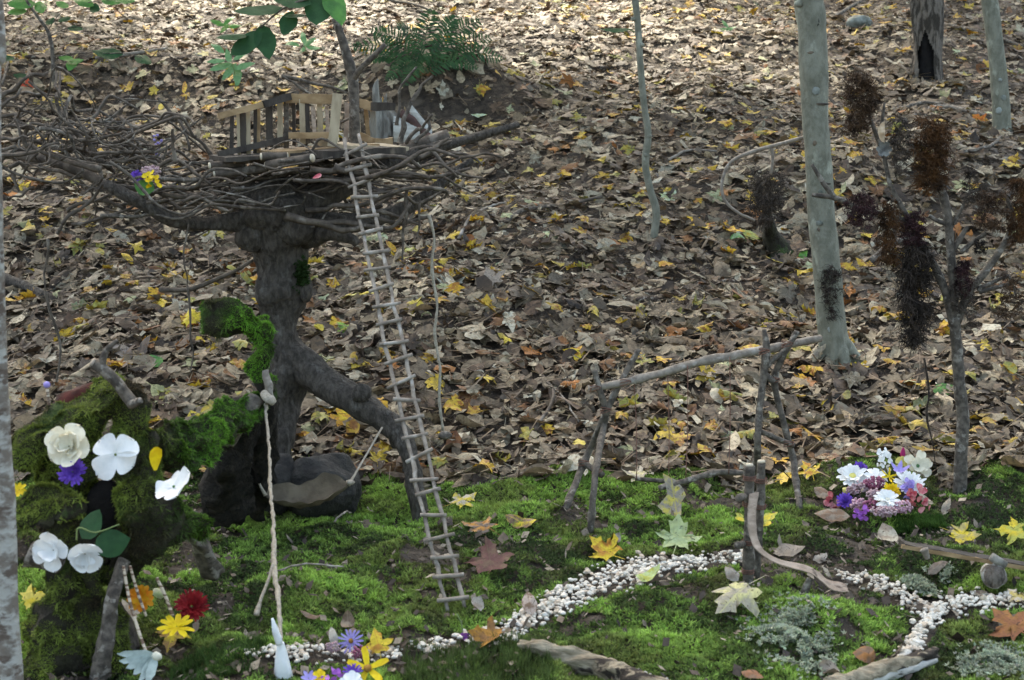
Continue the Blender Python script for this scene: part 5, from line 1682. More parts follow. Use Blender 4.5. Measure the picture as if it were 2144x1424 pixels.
for i, p in enumerate(pts):
    f = i / (m - 1)
    w = np.array([1, 0.1, 0.15]) * (1 - sm(0.2, 0.5, f)) + np.array([-0.1, 0.75, 0.42]) * sm(0.2, 0.5, f)
    w = w / np.linalg.norm(w)
    T = pts[min(i + 1, m - 1)] - pts[max(i - 1, 0)]
    T /= np.linalg.norm(T)
    nn = np.cross(T, w)
    hw = 0.0108 * (0.75 + 0.5 * math.sin(2 + f * 3.0) ** 2) * (1 + 0.14 * vn(f * 17, 0.3, 5) + 0.1 * vn(f * 45, 0.7, 6))
    for s, e in ((-1, .15), (-.5, -.05), (.5, -.05), (1, .15)):
        V.append(p + w * s * hw + nn * e * hw * 1.2)
    for s, e in ((1, .15), (.5, -.05), (-.5, -.05), (-1, .15)):
        V.append(p + w * s * hw + nn * (e * hw * 1.2 - 0.0022))
for i in range(m - 1):
    for k in range(8):
        F.append((i * 8 + k, i * 8 + (k + 1) % 8, (i + 1) * 8 + (k + 1) % 8, (i + 1) * 8 + k))
F += [tuple(range(8))[::-1], tuple((m - 1) * 8 + k for k in range(8))]
mesh("bark_chute", np.array(V), F, MAT['bark_strip'], parent=sl)
stick(sl, [(1678, 1262, Dp - .1, 11), (1686, 1235, Dp - .1, 9), (1696, 1212, Dp - .1, 7)], 'support_stub', 'twig_grey', 330)

# ------------------------------------------------------------------ seesaw and foreground logs
g = G(2085, 1225)
Ds2 = g[1]
ss = thing("seesaw", "bark plank seesaw balanced on a birch log at the right edge", "seesaw", g)
V, F = board(P(1888, 1140, Ds2 - .05), P(2190, 1192, Ds2 + .02), 0.011, 0.034, jit=0.08, seed=3, nseg=12)
mesh("plank", V, F, MAT['wood_dark'], parent=ss, smooth=False)
V, F = board(P(1888, 1144, Ds2 - .067), P(2190, 1197, Ds2 + .003), 0.009, 0.006, jit=0.08, seed=4, nseg=12)
mesh("pale_edge", V, F, MAT['cedar'], parent=ss, smooth=False)
V, F = tube([P(2082, 1208, Ds2 - .06), P(2078, 1200, Ds2 + .05)], 26 * Ds2 / FPX, n=18, sub=4, rough=0.1, seed=5)
lo = mesh("log", V, F, MAT['bark_birch'], parent=ss)
V, F = tube([P(2082, 1208, Ds2 - .062), P(2082, 1208, Ds2 - .066)], 23 * Ds2 / FPX, n=16, sub=1)
mesh("cut_end", lump(V, 0.006, 60, 1), F, MAT['bark_old'], parent=lo)
V, F = tube([P(2076, 1166, Ds2 - .05), P(2104, 1184, Ds2 - .05)], 10 * Ds2 / FPX, n=12, sub=2, rough=0.06)
mesh("peg", V, F, MAT['wood_grey'], parent=ss)
stick(ss, [(1935, 1150, Ds2 - .08, 8), (1942, 1170, Ds2 - .08, 5)], 'peg', 'twig_pale', 341)

def tpg(lst, sink=0.25, **k):
    out, rad = [], []
    for px, py, r in lst:
        g = G(px, py + r * (1 - sink))
        out.append(P(px, py, g[1]))
        rad.append(r * g[1] / FPX)
    return tube(out, rad, **k)


V, F = tpg([(1090, 1350, 11), (1130, 1360, 17), (1200, 1381, 21), (1280, 1404, 23), (1340, 1424, 21), (1400, 1442, 17)], n=22, sub=12, rough=0.4, seed=350)
db = thing("driftwood_branch", "split weathered branch lying at the bottom centre of the moss", "log", G(1210, 1395))
mesh("lower_half", lump(V, 0.006, 45, 2), F, MAT['drift'], parent=db)
V, F = tpg([(1112, 1346, 8), (1160, 1358, 11), (1225, 1376, 12), (1290, 1396, 10), (1330, 1410, 4)], sink=-0.9, n=14, sub=10, rough=0.5, seed=357)
mesh("upper_half", lump(V, 0.005, 45, 3), F, MAT['drift'], parent=db)
d_ = G(1860, 1405)[1]
t = thing("birch_log", "peeled log with white underside along the bottom right", "log", G(1860, 1405))
V, F = tpg([(1735, 1440, 19), (1800, 1416, 19), (1880, 1392, 18), (1962, 1370, 13)], n=20, sub=12, rough=0.36, seed=351)
mesh("wood", lump(V, 0.006, 45, 5), F, MAT['drift'], parent=t)
V, F = tpg([(1745, 1454, 11), (1820, 1428, 11), (1890, 1406, 10), (1960, 1383, 6)], n=16, sub=10, rough=0.3, seed=352)
mesh("white_bark", V, F, MAT['birch'], parent=t)

# ------------------------------------------------------------------ seaweed tree
g = G(2008, 1028)
DW = g[1]
wt = thing("seaweed_tree", "branching grey stick planted in moss and hung with dried seaweed", "stick", g)
for k, l in enumerate(([(2008, 1040, 15), (2012, 960, 14), (2016, 880, 13.5), (2008, 800, 12.5), (2004, 730, 12), (1998, 665, 13)], [(1996, 680, 9), (1978, 610, 8.5), (1955, 555, 8), (1930, 515, 7.5), (1905, 465, 6.5), (1880, 420, 6), (1862, 385, 5)],
                        [(1999, 675, 10), (1996, 600, 9.5), (1990, 520, 9), (1984, 455, 9.5), (1976, 415, 9), (1962, 360, 6)], [(2002, 675, 10), (2030, 610, 9), (2062, 570, 8), (2090, 530, 7), (2112, 490, 6), (2122, 445, 5)],
                        [(1992, 530, 6), (2016, 490, 5.5), (2026, 475, 4)], [(2012, 528, 5.5), (2040, 505, 5), (2064, 488, 4.5)], [(2046, 606, 5), (2080, 590, 4.5), (2112, 576, 3.5)], [(2050, 612, 5), (2085, 602, 4.5), (2115, 594, 4)],
                        [(1984, 470, 5), (1962, 462, 4.5), (1945, 452, 4)], [(1864, 392, 5), (1852, 330, 4.5), (1846, 270, 4), (1852, 215, 2.5)], [(1994, 470, 4), (2012, 440, 3.5), (2026, 405, 3)], [(1905, 465, 5), (1860, 450, 5), (1810, 440, 4.5), (1750, 415, 6), (1700, 408, 4)],
                        [(1746, 412, 6), (1725, 385, 5), (1700, 345, 4)], [(1850, 330, 4), (1830, 270, 4), (1815, 225, 3)], [(2122, 450, 5), (2110, 420, 4), (2100, 400, 3)], [(2110, 576, 3), (2122, 600, 2.5), (2128, 625, 2)])):
    V, F = tp([(a, b, DW, r) for a, b, r in l], n=11, sub=6, rough=0.12, seed=360 + k, knots=0.12)
    mesh("stem" if k == 0 else "branch", V, F, MAT['twig_grey'], parent=wt)


def weed(label, px, py, D, w, h, mat, n, seed, wd=0.0016, droop=0.5, curl=1.0):
    rng = np.random.default_rng(seed)
    s = D / FPX
    segs = 9
    K = max(14, n // 15)
    a = rng.random(K) * 6.283
    r_ = np.sqrt(rng.random(K))
    zt = rng.random(K)
    wz = 0.55 + 0.45 * np.sin(math.pi * np.clip(zt * 0.8 + 0.1, 0, 1))
    ctr = np.stack([np.cos(a) * r_ * w / 2 * s * wz, np.sin(a) * r_ * w / 2 * s * 0.8, (0.5 - zt * 0.8) * h * s], 1)
    kid = rng.integers(0, K, n)
    p = ctr[kid] + rng.normal(size=(n, 3)) * np.array([0.055, 0.055, 0.03]) * w * s
    ld = rng.normal(size=(K, 3)) * 0.7
    L = h * s * (0.07 + 0.16 * rng.random(n)) * (0.5 + 0.5 * (1 - zt[kid] * 0.5))
    d = rng.normal(size=(n, 3)) * 0.7 + ld[kid]
    d[:, 2] = d[:, 2] * 0.5 - droop * 1.2
    Vs = []
    sd_ = rng.normal(size=(n, 3))
    sd_ /= np.linalg.norm(sd_, axis=1)[:, None]
    for i in range(segs + 1):
        dn = d / np.linalg.norm(d, axis=1)[:, None]
        side = np.cross(dn, sd_)
        side /= np.maximum(np.linalg.norm(side, axis=1), 1e-6)[:, None]
        wdt = wd * (0.5 + 0.9 * rng.random(n))[:, None] * (1 - 0.6 * i / segs)
        Vs.append(np.stack([p - side * wdt, p + side * wdt], 1))
        p = p + dn * (L / segs)[:, None]
        d = d + rng.normal(size=(n, 3)) * 1.0 * curl + np.array([0, 0, -0.22 * droop])
    V = np.stack(Vs, 1).reshape(-1, 3) + P(px, py, D)      # n, segs+1, 2
    base_i = (np.arange(n) * (segs + 1) * 2)[:, None, None]
    q = np.array([[2 * i, 2 * i + 1, 2 * i + 3, 2 * i + 2] for i in range(segs)])[None]
    F = (base_i + q).reshape(-1, 4)
    return single("seaweed_clump", label, "seaweed", V, F, MAT[mat], P(px, py - h * 0.45, D), "dried seaweed clumps")


for k, (px, py, w, h, m, n, lab) in enumerate((
        (1798, 232, 84, 150, 'weed_brown', 900, "brown seaweed clump hanging highest, just right of the grey trunk"),
        (1950, 338, 82, 185, 'weed_rust', 1300, "big rust-brown seaweed mane at the top of the planted stick"),
        (1603, 425, 92, 140, 'weed_grey', 900, "grey-brown seaweed clump left of the grey trunk, over the mossy stub"),
        (1803, 448, 78, 86, 'weed_maroon', 650, "dark maroon seaweed ball at the end of the sideways branch"),
        (1862, 505, 54, 165, 'weed_rust', 520, "ragged rust-brown seaweed strip between two maroon balls"),
        (1912, 488, 62, 90, 'weed_maroon', 700, "maroon seaweed ball wrapped round the left branch"),
        (1916, 640, 78, 275, 'weed_dark', 1300, "long black seaweed beard hanging from the left branch"),
        (2017, 590, 42, 95, 'weed_maroon', 480, "narrow wine-red seaweed bunch right of the middle branch"),
        (2030, 405, 44, 100, 'weed_grey', 260, "thin grey seaweed wisp beside the rust-brown mane"),
        (2076, 448, 92, 100, 'weed_brown', 520, "loose brown seaweed clump right of the grey wisp"),
        (2136, 455, 56, 165, 'weed_rust', 620, "dark rust seaweed clump cut by the right edge"),
        (2053, 518, 36, 40, 'weed_dark', 260, "small black seaweed tuft on a side twig"),
        (2112, 625, 74, 120, 'weed_brown', 260, "sparse brown seaweed fringe low at the right edge"),
        (1884, 318, 52, 140, 'weed_grey', 420, "grey-brown seaweed strip below the bracket fungus"),
        (2022, 640, 84, 120, 'weed_grey', 260, "wispy grey seaweed caught in the main fork"))):
    weed(lab, px, py, DW - 0.02 if k != 2 else G(1620, 535)[1] - 0.4, w * 0.86, h, m, int(n * 2.1), 400 + k, wd=0.0012 if k != 2 else 0.0017, droop=0.9 if k in (4, 6, 10) else 0.5)
# the beard's trailing end
V, F = tp([(1935, 750, DW, 3), (1945, 820, DW, 2), (1940, 870, DW, 2.6), (1952, 925, DW, 1.4), (1960, 985, DW, 1)], n=5, sub=6, rough=0.5, seed=3)
mesh("trailing_strand", V, F, MAT['weed_dark'], parent=wt)
# black patch on the grey trunk
weed("matted black seaweed patch stuck to the grey trunk near its foot", 1742, 625, D0 - 0.055, 40, 150, 'weed_dark', 700, 470, wd=0.0012, droop=0.7)

fg = thing("bracket_fungus", "tan ringed bracket fungus among the hanging seaweed", "fungus", P(1850, 280, DW - .03))
parts = []
V, F = [P(1853, 280, DW - .03)], []
for r_ in range(1, 6):
    for k in range(11):
        a = math.radians(95 + k * 17)
        rr_ = r_ / 5 * (24 if k < 6 else 22)
        V.append(P(1853 + math.cos(a) * rr_ * 0.62, 278 - math.sin(a) * rr_, DW - .03 - 0.003 * (r_ % 2) - 0.01 * math.sin(math.pi * k / 10)))
for k in range(10):
    F.append((0, 1 + k, 2 + k))
    for r_ in range(1, 5):
        a = 1 + (r_ - 1) * 11 + k
        F.append((a, a + 11, a + 12, a + 1))
mesh("cap", np.array(V), F, MAT['fungus'], parent=fg)
t = thing("grey_fungus", "crinkled grey lichen rosette under the tan bracket fungus", "lichen", P(1850, 312, DW - .03))
for k in range(6):
    V, F = petal(0.019, 0.015, 'round', 0.6, fine=k + 1)
    mesh("lobe", V @ basis((0.2 * math.cos(k), -0.9, 0.2 * math.sin(k)), k * 1.05).T + P(1850, 312, DW - .035), F, MAT['fungus_grey'], parent=t)

# vine loop and mossy stub on the left of the trunk
V, F = tp([(1700, 283, 5.6, 4), (1640, 300, 5.6, 4.5), (1575, 318, 5.6, 4.5), (1530, 340, 5.6, 4), (1512, 380, 5.6, 3.5), (1515, 415, 5.6, 3.5), (1540, 442, 5.6, 3), (1580, 462, 5.6, 3)], n=8, sub=7, rough=0.12, seed=480)
vn_ = thing("vine_loop", "pale bare vine looping out left of the grey trunk", "vine", P(1560, 455, 5.6))
mesh("stem", V, F, MAT['twig_pale'], parent=vn_)
V, F = tp([(1614, 306, 5.6, 3.5), (1618, 330, 5.6, 3.5), (1614, 365, 5.6, 3)], n=7, sub=5, seed=481)
mesh("side_shoot", V, F, MAT['twig_pale'], parent=vn_)
g = G(1622, 532)
V, F = tp([(1632, 542, g[1], 36), (1622, 515, g[1], 26), (1612, 485, g[1] - .05, 15), (1606, 440, g[1] - .2, 7)], n=14, sub=5, rough=0.3, seed=482)
single("mossy_stub", "short dark mossy stub under the grey-brown seaweed clump", "stump", V, F, MAT['moss_wood'], g)

# ------------------------------------------------------------------ fern bank
g = G(890, 168)
DF = g[1]
fern = thing("fern", "dark green fern growing over the hollow bank uphill", "fern", g)
tips = [(735, 98), (768, 128), (775, 62), (830, 52), (905, 18), (955, 34), (1008, 42), (1030, 78), (1055, 124), (1000, 142), (845, 180), (905, 140), (808, 168)]
for k, (tx, ty) in enumerate(tips):
    rng = np.random.default_rng(500 + k)
    b = P(885 + rng.normal() * 22, 150 + rng.normal() * 8, DF)
    e = P(tx, ty, DF + rng.normal() * 0.12 - (0.15 if ty > 150 else 0))
    mid = (b + e) / 2 + np.array([0, 0, 0.06 if ty < 150 else 0.05])
    pts, rad = catmull([b, mid, e], [0.0025, 0.002, 0.0008], 11)
    parts = [tube(pts[::3], rad[::3], n=4, sub=1)]
    Lf = np.linalg.norm(e - b)
    for i in range(3, len(pts)):
        f = i / (len(pts) - 1)
        T = pts[min(i + 1, len(pts) - 1)] - pts[i - 1]
        T /= np.linalg.norm(T)
        side = np.cross(T, [0.1, -0.75, 0.65])
        side /= np.linalg.norm(side)
        for s in (-1, 1):
            V, F = petal(Lf * 0.20 * math.sin(math.pi * min(1, 0.15 + f * 0.85)) ** 0.7 + 0.006, 0.011, 'point', -0.1)
            x = side * s + T * 0.35 + rng.normal(size=3) * 0.06
            x /= np.linalg.norm(x)
            z = np.cross(x, T * s)
            z /= np.linalg.norm(z)
            y = np.cross(z, x)
            parts.append((V @ np.stack([x, y, z]) + pts[i] + T * rng.normal() * 0.003, F))
    V, F = join(parts)
    mesh("frond", V, F, MAT['fern'], parent=fern)
g = G(800, 300)
rs = thing("rotten_stump", "splintered pale grey rotten stump under the fern", "stump", g)
V, F = tp([(803, 322, g[1], 34), (800, 280, g[1], 30), (800, 245, g[1], 24), (798, 228, g[1], 12)], n=16, sub=6, rough=0.4, seed=520)
mesh("core", V, F, MAT['wood_grey'], parent=rs)
for k, (x0, x1, y1, w) in enumerate(((782, 786, 176, 6), (793, 788, 165, 8), (806, 806, 196, 6), (816, 809, 215, 6), (774, 781, 215, 5), (826, 830, 245, 6), (800, 796, 205, 7))):
    V, F = tp([(x0, 315, g[1] - .05, w), ((x0 + x1) / 2, 260, g[1] - .05, w), (x1, y1 + 22, g[1] - .03, w * 0.8), (x1 + 3, y1, g[1] - .03, 1)], n=7, sub=5, rough=0.35, seed=522 + k)
    mesh("splinter", V, F, MAT['wood_grey'], parent=rs)
g = G(868, 300)
bb = thing("birch_bark_piece", "curled piece of white birch bark right of the platform", "bark", g)
for k, (x0, y0, x1, y1, w) in enumerate(((825, 270, 880, 285, 46), (858, 228, 905, 285, 24))):
    a, b = P(x0, y0, g[1] - .1), P(x1, y1, g[1] - .1)
    V, F = [], []
    for i in range(9):
        for j in range(7):
            u, v = i / 8, j / 6 - 0.5
            ang = v * 2.2
            V.append(a + (b - a) * u + np.array([0, 0, 1]) * math.sin(ang) * w * 0.62 * g[1] / FPX + np.array([0, 1, 0]) * (-math.cos(ang) * w * 0.4 * g[1] / FPX) + 0.004 * np.array([0, 0, vn(u * 6 + k, v * 5, 3)]))
    n0 = len(V)
    V = V + [p + np.array([0, 0.006, 0]) for p in V]
    for i in range(8):
        for j in range(6):
            q = i * 7 + j
            F += [(q, q + 1, q + 8, q + 7), (n0 + q, n0 + q + 7, n0 + q + 8, n0 + q + 1)]
    mesh("bark_sheet", np.array(V), F, MAT['birch'], parent=bb)
V, F = tp([(838, 235, g[1] - .12, 7), (868, 258, g[1] - .12, 9), (900, 292, g[1] - .12, 9)], n=8, sub=5, rough=0.3, seed=530)
mesh("dark_seam", V, F, MAT['bark_inner'], parent=bb)

# ------------------------------------------------------------------ small green plants uphill
def seedling(label, px, py, leaves, mat, stem_top, seed, kind='long'):
    g = G(px, py)
    t = thing("seedling", label, "plant", g)
    D = g[1]
    V, F = tube([g - np.array([0, 0, 0.01]), (g + P(*stem_top, D)) / 2 + np.array([0.01, 0, 0]), P(*stem_top, D)], [0.003, 0.0025, 0.0015], n=6, sub=4)
    mesh("stem", V, F, MAT['stem_green'], parent=t)
    for k, (lx, ly, s, sp) in enumerate(leaves):
        plant_leaf(t, lx, ly, D, s, kind, MAT[mat], (0.1 * (-1) ** k, -0.75, 0.65), sp, seed + k)
    return t


seedling("pale green star-leaved seedling below the overhanging twig", 492, 190, [(455, 100, 40, 0.9), (505, 115, 40, -0.9), (462, 140, 52, 2.0), (480, 150, 52, 2.6), (497, 160, 54, 3.2), (512, 138, 46, -1.3), (478, 118, 40, 0.3), (452, 128, 40, 1.6)], 'green_pale', (485, 128), 600)
seedling("small bright green seedling left of the overhanging twig", 470, 75, [(455, 48, 36, 1.2), (480, 42, 34, -0.8), (470, 60, 30, 2.6), (490, 55, 32, -1.6)], 'green', (470, 50), 620)
seedling("small bright green seedling right of the overhanging twig", 640, 118, [(612, 92, 34, 1.5), (635, 78, 36, 0.2), (655, 100, 34, -1.7), (632, 108, 30, 2.8), (648, 88, 34, -0.8)], 'green_pale', (635, 92), 640)
seedling("light green seedling in the bright litter at upper right", 1525, 72, [(1518, 50, 24, 0.5), (1530, 60, 26, -1.3), (1512, 62, 22, 1.8)], 'green_pale', (1522, 60), 660)
g = G(112, 178)
sp = thing("sapling", "leafy young sapling in the upper left corner", "sapling", g)
Dq = g[1]
V, F = tp([(112, 185, Dq, 4), (110, 110, Dq, 4), (100, 65, Dq, 3.6), (75, 30, Dq, 3), (50, -10, Dq, 2.5), (40, -60, Dq, 2)], n=8, sub=5, rough=0.1, seed=10)
mesh("stem", V, F, MAT['twig_grey'], parent=sp)
for k, (x, y, s, sp_, m) in enumerate(((45, 8, 60, 1.7, 'green'), (85, 16, 44, 3.4, 'green'), (35, 25, 40, 1.9, 'green'), (105, 45, 30, 2.8, 'green_dark'), (158, 60, 34, -1.6, 'green_dark'), (135, 40, 30, -0.9, 'green_dark'), (15, 122, 34, 1.4, 'green_dark'),
                                        (225, 112, 62, 1.5, 'green_dark'), (300, 125, 46, -2.2, 'green_dark'), (150, 135, 40, 3.0, 'green'), (138, 122, 34, 1.4, 'green'), (160, 128, 30, -1.2, 'green'), (175, 5, 46, 1.3, 'green'), (235, 3, 44, -1.5, 'green'), (265, 2, 36, -1.4, 'green'), (130, 10, 34, 1.0, 'green'), (198, 20, 36, 3.2, 'green_dark'), (45, 160, 36, 1.4, 'green_dark'))):
    plant_leaf(sp, x, y, Dq, s, 'oval', MAT[m], (0.1, -0.6, 0.8), sp_, 700 + k)
for (x0, y0, x1, y1) in ((110, 120, 230, 112), (105, 75, 170, 55), (112, 130, 150, 128), (230, 112, 300, 122), (100, 65, 135, 20), (135, 20, 240, 0)):
    V, F = tube([P(x0, y0, Dq), P((x0 + x1) / 2, (y0 + y1) / 2 - 5, Dq), P(x1, y1, Dq)], [0.003, 0.0025, 0.0015], n=5, sub=4)
    mesh("twig", V, F, MAT['twig_grey'], parent=sp)

g = G(1800, 58)
V, F = blob(g + np.array([0, 0.03, 0.03]), (0.085, 0.07, 0.05), 3, 0.3, 1.3, seed=8)
single("stone", "grey-green stone half buried in the litter at upper right", "rock", V, F, MAT['rock_pale'], g)

# ------------------------------------------------------------------ pine cones
def cone_mesh(seed):
    parts = []
    L, W = 0.11, 0.021
    V, F = tube([(-L / 2, 0, 0), (-L / 4, 0, 0), (L / 4, 0, 0), (L / 2, 0, 0)], [0.006, 0.013, 0.012, 0.004], n=8, sub=2)
    parts.append((V, F))
    for k in range(72):
        f = k / 72
        a = k * 2.39996
        w = W * math.sin(math.pi * (0.12 + f * 0.80)) ** 0.7
        V, F = petal(w * 1.05, 0.015, 'round', 0.15)
        o = np.array([math.cos(a), math.sin(a)])
        x = np.array([0.55, o[0], o[1]])
        x /= np.linalg.norm(x)
        y = np.array([0, -o[1], o[0]])
        z = np.cross(x, y)
        parts.append((V @ np.stack([x, y, z]) + np.array([-L / 2 + L * f * 0.95, 0, 0]), F))
    return join(parts)


CV, CF = cone_mesh(1)
cm = bpy.data.meshes.new("pine_cone")
cm.from_pydata(CV.tolist(), [], CF)
cm.materials.append(MAT['cone'])
for px, py, az, lab in ((1262, 150, 0.5, "pine cone left of the crooked sapling, upper slope"), (1482, 240, 0.6, "pine cone right of the crooked sapling, upper slope"), (1652, 312, -0.2, "pine cone just left of the grey trunk, mid height"), (285, 166, 0.1, "pine cone in the litter above the nest's left limb"),
                        (72, 128, 0.6, "pine cone near the upper left corner"), (385, 132, 0.1, "pine cone above the railing's left end"), (255, 742, 0.4, "pine cone in the litter behind the forked grey stick"), (1520, 604, 0.45, "pine cone in mid-slope left of the grey trunk's foot"),
                        (280, 212, 0.5, "pine cone hidden in leaves left of the railing"), (1560, 85, 0.2, "pine cone in the bright litter left of the grey trunk"), (1360, 640, 0.3, "pine cone in mid-slope below the crooked sapling")):
    g = G(px, py)
    o = bpy.data.objects.new("pine_cone", cm)
    COL.objects.link(o)
    o.location = g + np.array([0, 0, 0.022])
    o.rotation_euler = (az * 7, 0.05, az)
    setprops(o, lab, "pine cone", "pine cones on the slope")

# ------------------------------------------------------------------ sticks lying in the litter
for k, (l, r, m, lab) in enumerate((
        ([(-10, 590), (45, 612), (95, 634)], 13, 'bark_dark', "thick dark stick at the left edge of the slope"),
        ([(1820, 560), (1870, 525), (1920, 508)], 7, 'twig_grey', "grey stick touching the grey trunk from the right"),
        ([(1060, 475), (1100, 455), (1180, 440), (1260, 428)], 5, 'twig', "dark stick in mid-slope left of the crooked sapling"),
        ([(960, 510), (985, 470), (1020, 445), (1060, 440)], 3.5, 'twig_pale', "thin pale curved twig right of the hanging string"),
        ([(1870, 240), (1940, 228), (2040, 240)], 4.5, 'twig_grey', "arched grey twig behind the rust-brown mane"),
        ([(1890, 262), (1970, 236), (2080, 254)], 5.5, 'twig_pale', "forked pale stick left of the slimmer grey tree"),
        ([(1400, 345), (1440, 330), (1500, 326)], 3, 'twig_pale', "thin bent twig in mid-slope right of the sapling"),
        ([(200, 130), (300, 122), (350, 108)], 4, 'twig_pale', "straight pale stick across the upper left litter"),
        ([(800, 5), (870, 20), (920, 35)], 3.5, 'twig_grey', "thin grey stick above the fern"),
        ([(1150, 820), (1180, 855), (1212, 898)], 2.5, 'twig_pale', "straight pale straw slanting left of the swing"),
        ([(1980, 60), (2060, 80), (2150, 110)], 5, 'twig_grey', "grey stick behind the slimmer grey tree"),
        ([(1740, 45), (1780, 25), (1810, 5)], 4, 'twig_grey', "stick leaning by the grey-green stone"),
        ([(1120, 915), (1160, 850), (1135, 800)], 4, 'twig', "dark forked twig left of the swing frame"),
        ([(2005, 330), (2070, 322), (2100, 290)], 4, 'twig_grey', "grey stick below the slimmer grey tree"),
        ([(20, 130), (5, 190)], 3, 'twig_grey', "short bare twig standing at the left edge"),
        ([(560, 1220), (640, 1212), (720, 1206)], 2.2, 'twig_pale', "thin straw lying on the moss between string and ladder"),
        ([(700, 1110), (720, 1100), (735, 1090)], 2.2, 'twig_pale', "short pale straw on the moss below the boulder"),
        ([(800, 455), (880, 445), (905, 452)], 3.5, 'twig', "dark stick behind the nest's right limb"))):
    pts = [G(x, y) for x, y in l]
    pts = [p + np.array([0, 0, 0.022 + 0.012 * (i % 2)]) for i, p in enumerate(pts)]
    V, F = tube(pts, [r * p[1] / FPX * (1 - 0.12 * i) for i, p in enumerate(pts)], n=8, sub=6, rough=0.18, wob=0.0012, seed=800 + k, knots=0.2)
    single("fallen_stick", lab, "stick", V, F, MAT[m], pts[0])


# ------------------------------------------------------------------ leaves one can pick out
def hero(label, px, py, size, kind, c1, c2=None, f=0.3, spin=0.0, curl=0.5, D=None, seed=0):
    c2 = c2 or tuple(v * 0.7 for v in c1)
    if D is None:
        D = G(px, py + size * 0.38 * f)[1]
    pos = P(px, py, D)
    toc = O3 - pos
    toc = toc / np.linalg.norm(toc)
    f = f * (0.85 if kind == 'maple' else 0.7)
    n = np.array([0, 0, 1.0]) * (1 - f) + toc * f
    rng = np.random.default_rng(900 + seed + int(px))
    V, F = leaf_shape(kind, rng, 1, curl=curl * 0.6 + (0.48 if kind == 'maple' else 0.7), stalk=(kind == 'maple'))
    luv = np.stack([V[:, 0] + 10, V[:, 1] + 5, np.zeros(len(V))], 1)
    V = (V * size * 0.88 * D / FPX) @ basis(n, spin).T + pos
    dz = (V[:, 2] - hgt(V[:, 0], V[:, 1])).min()
    V[:, 2] += -dz - 0.002 if dz < 0 or dz > 0.01 else 0
    return single("fallen_leaf", label, "leaf", V, F, MAT['leaf'], V.mean(axis=0), cols={'lc': c1, 'lb': c2, 'luv': luv})


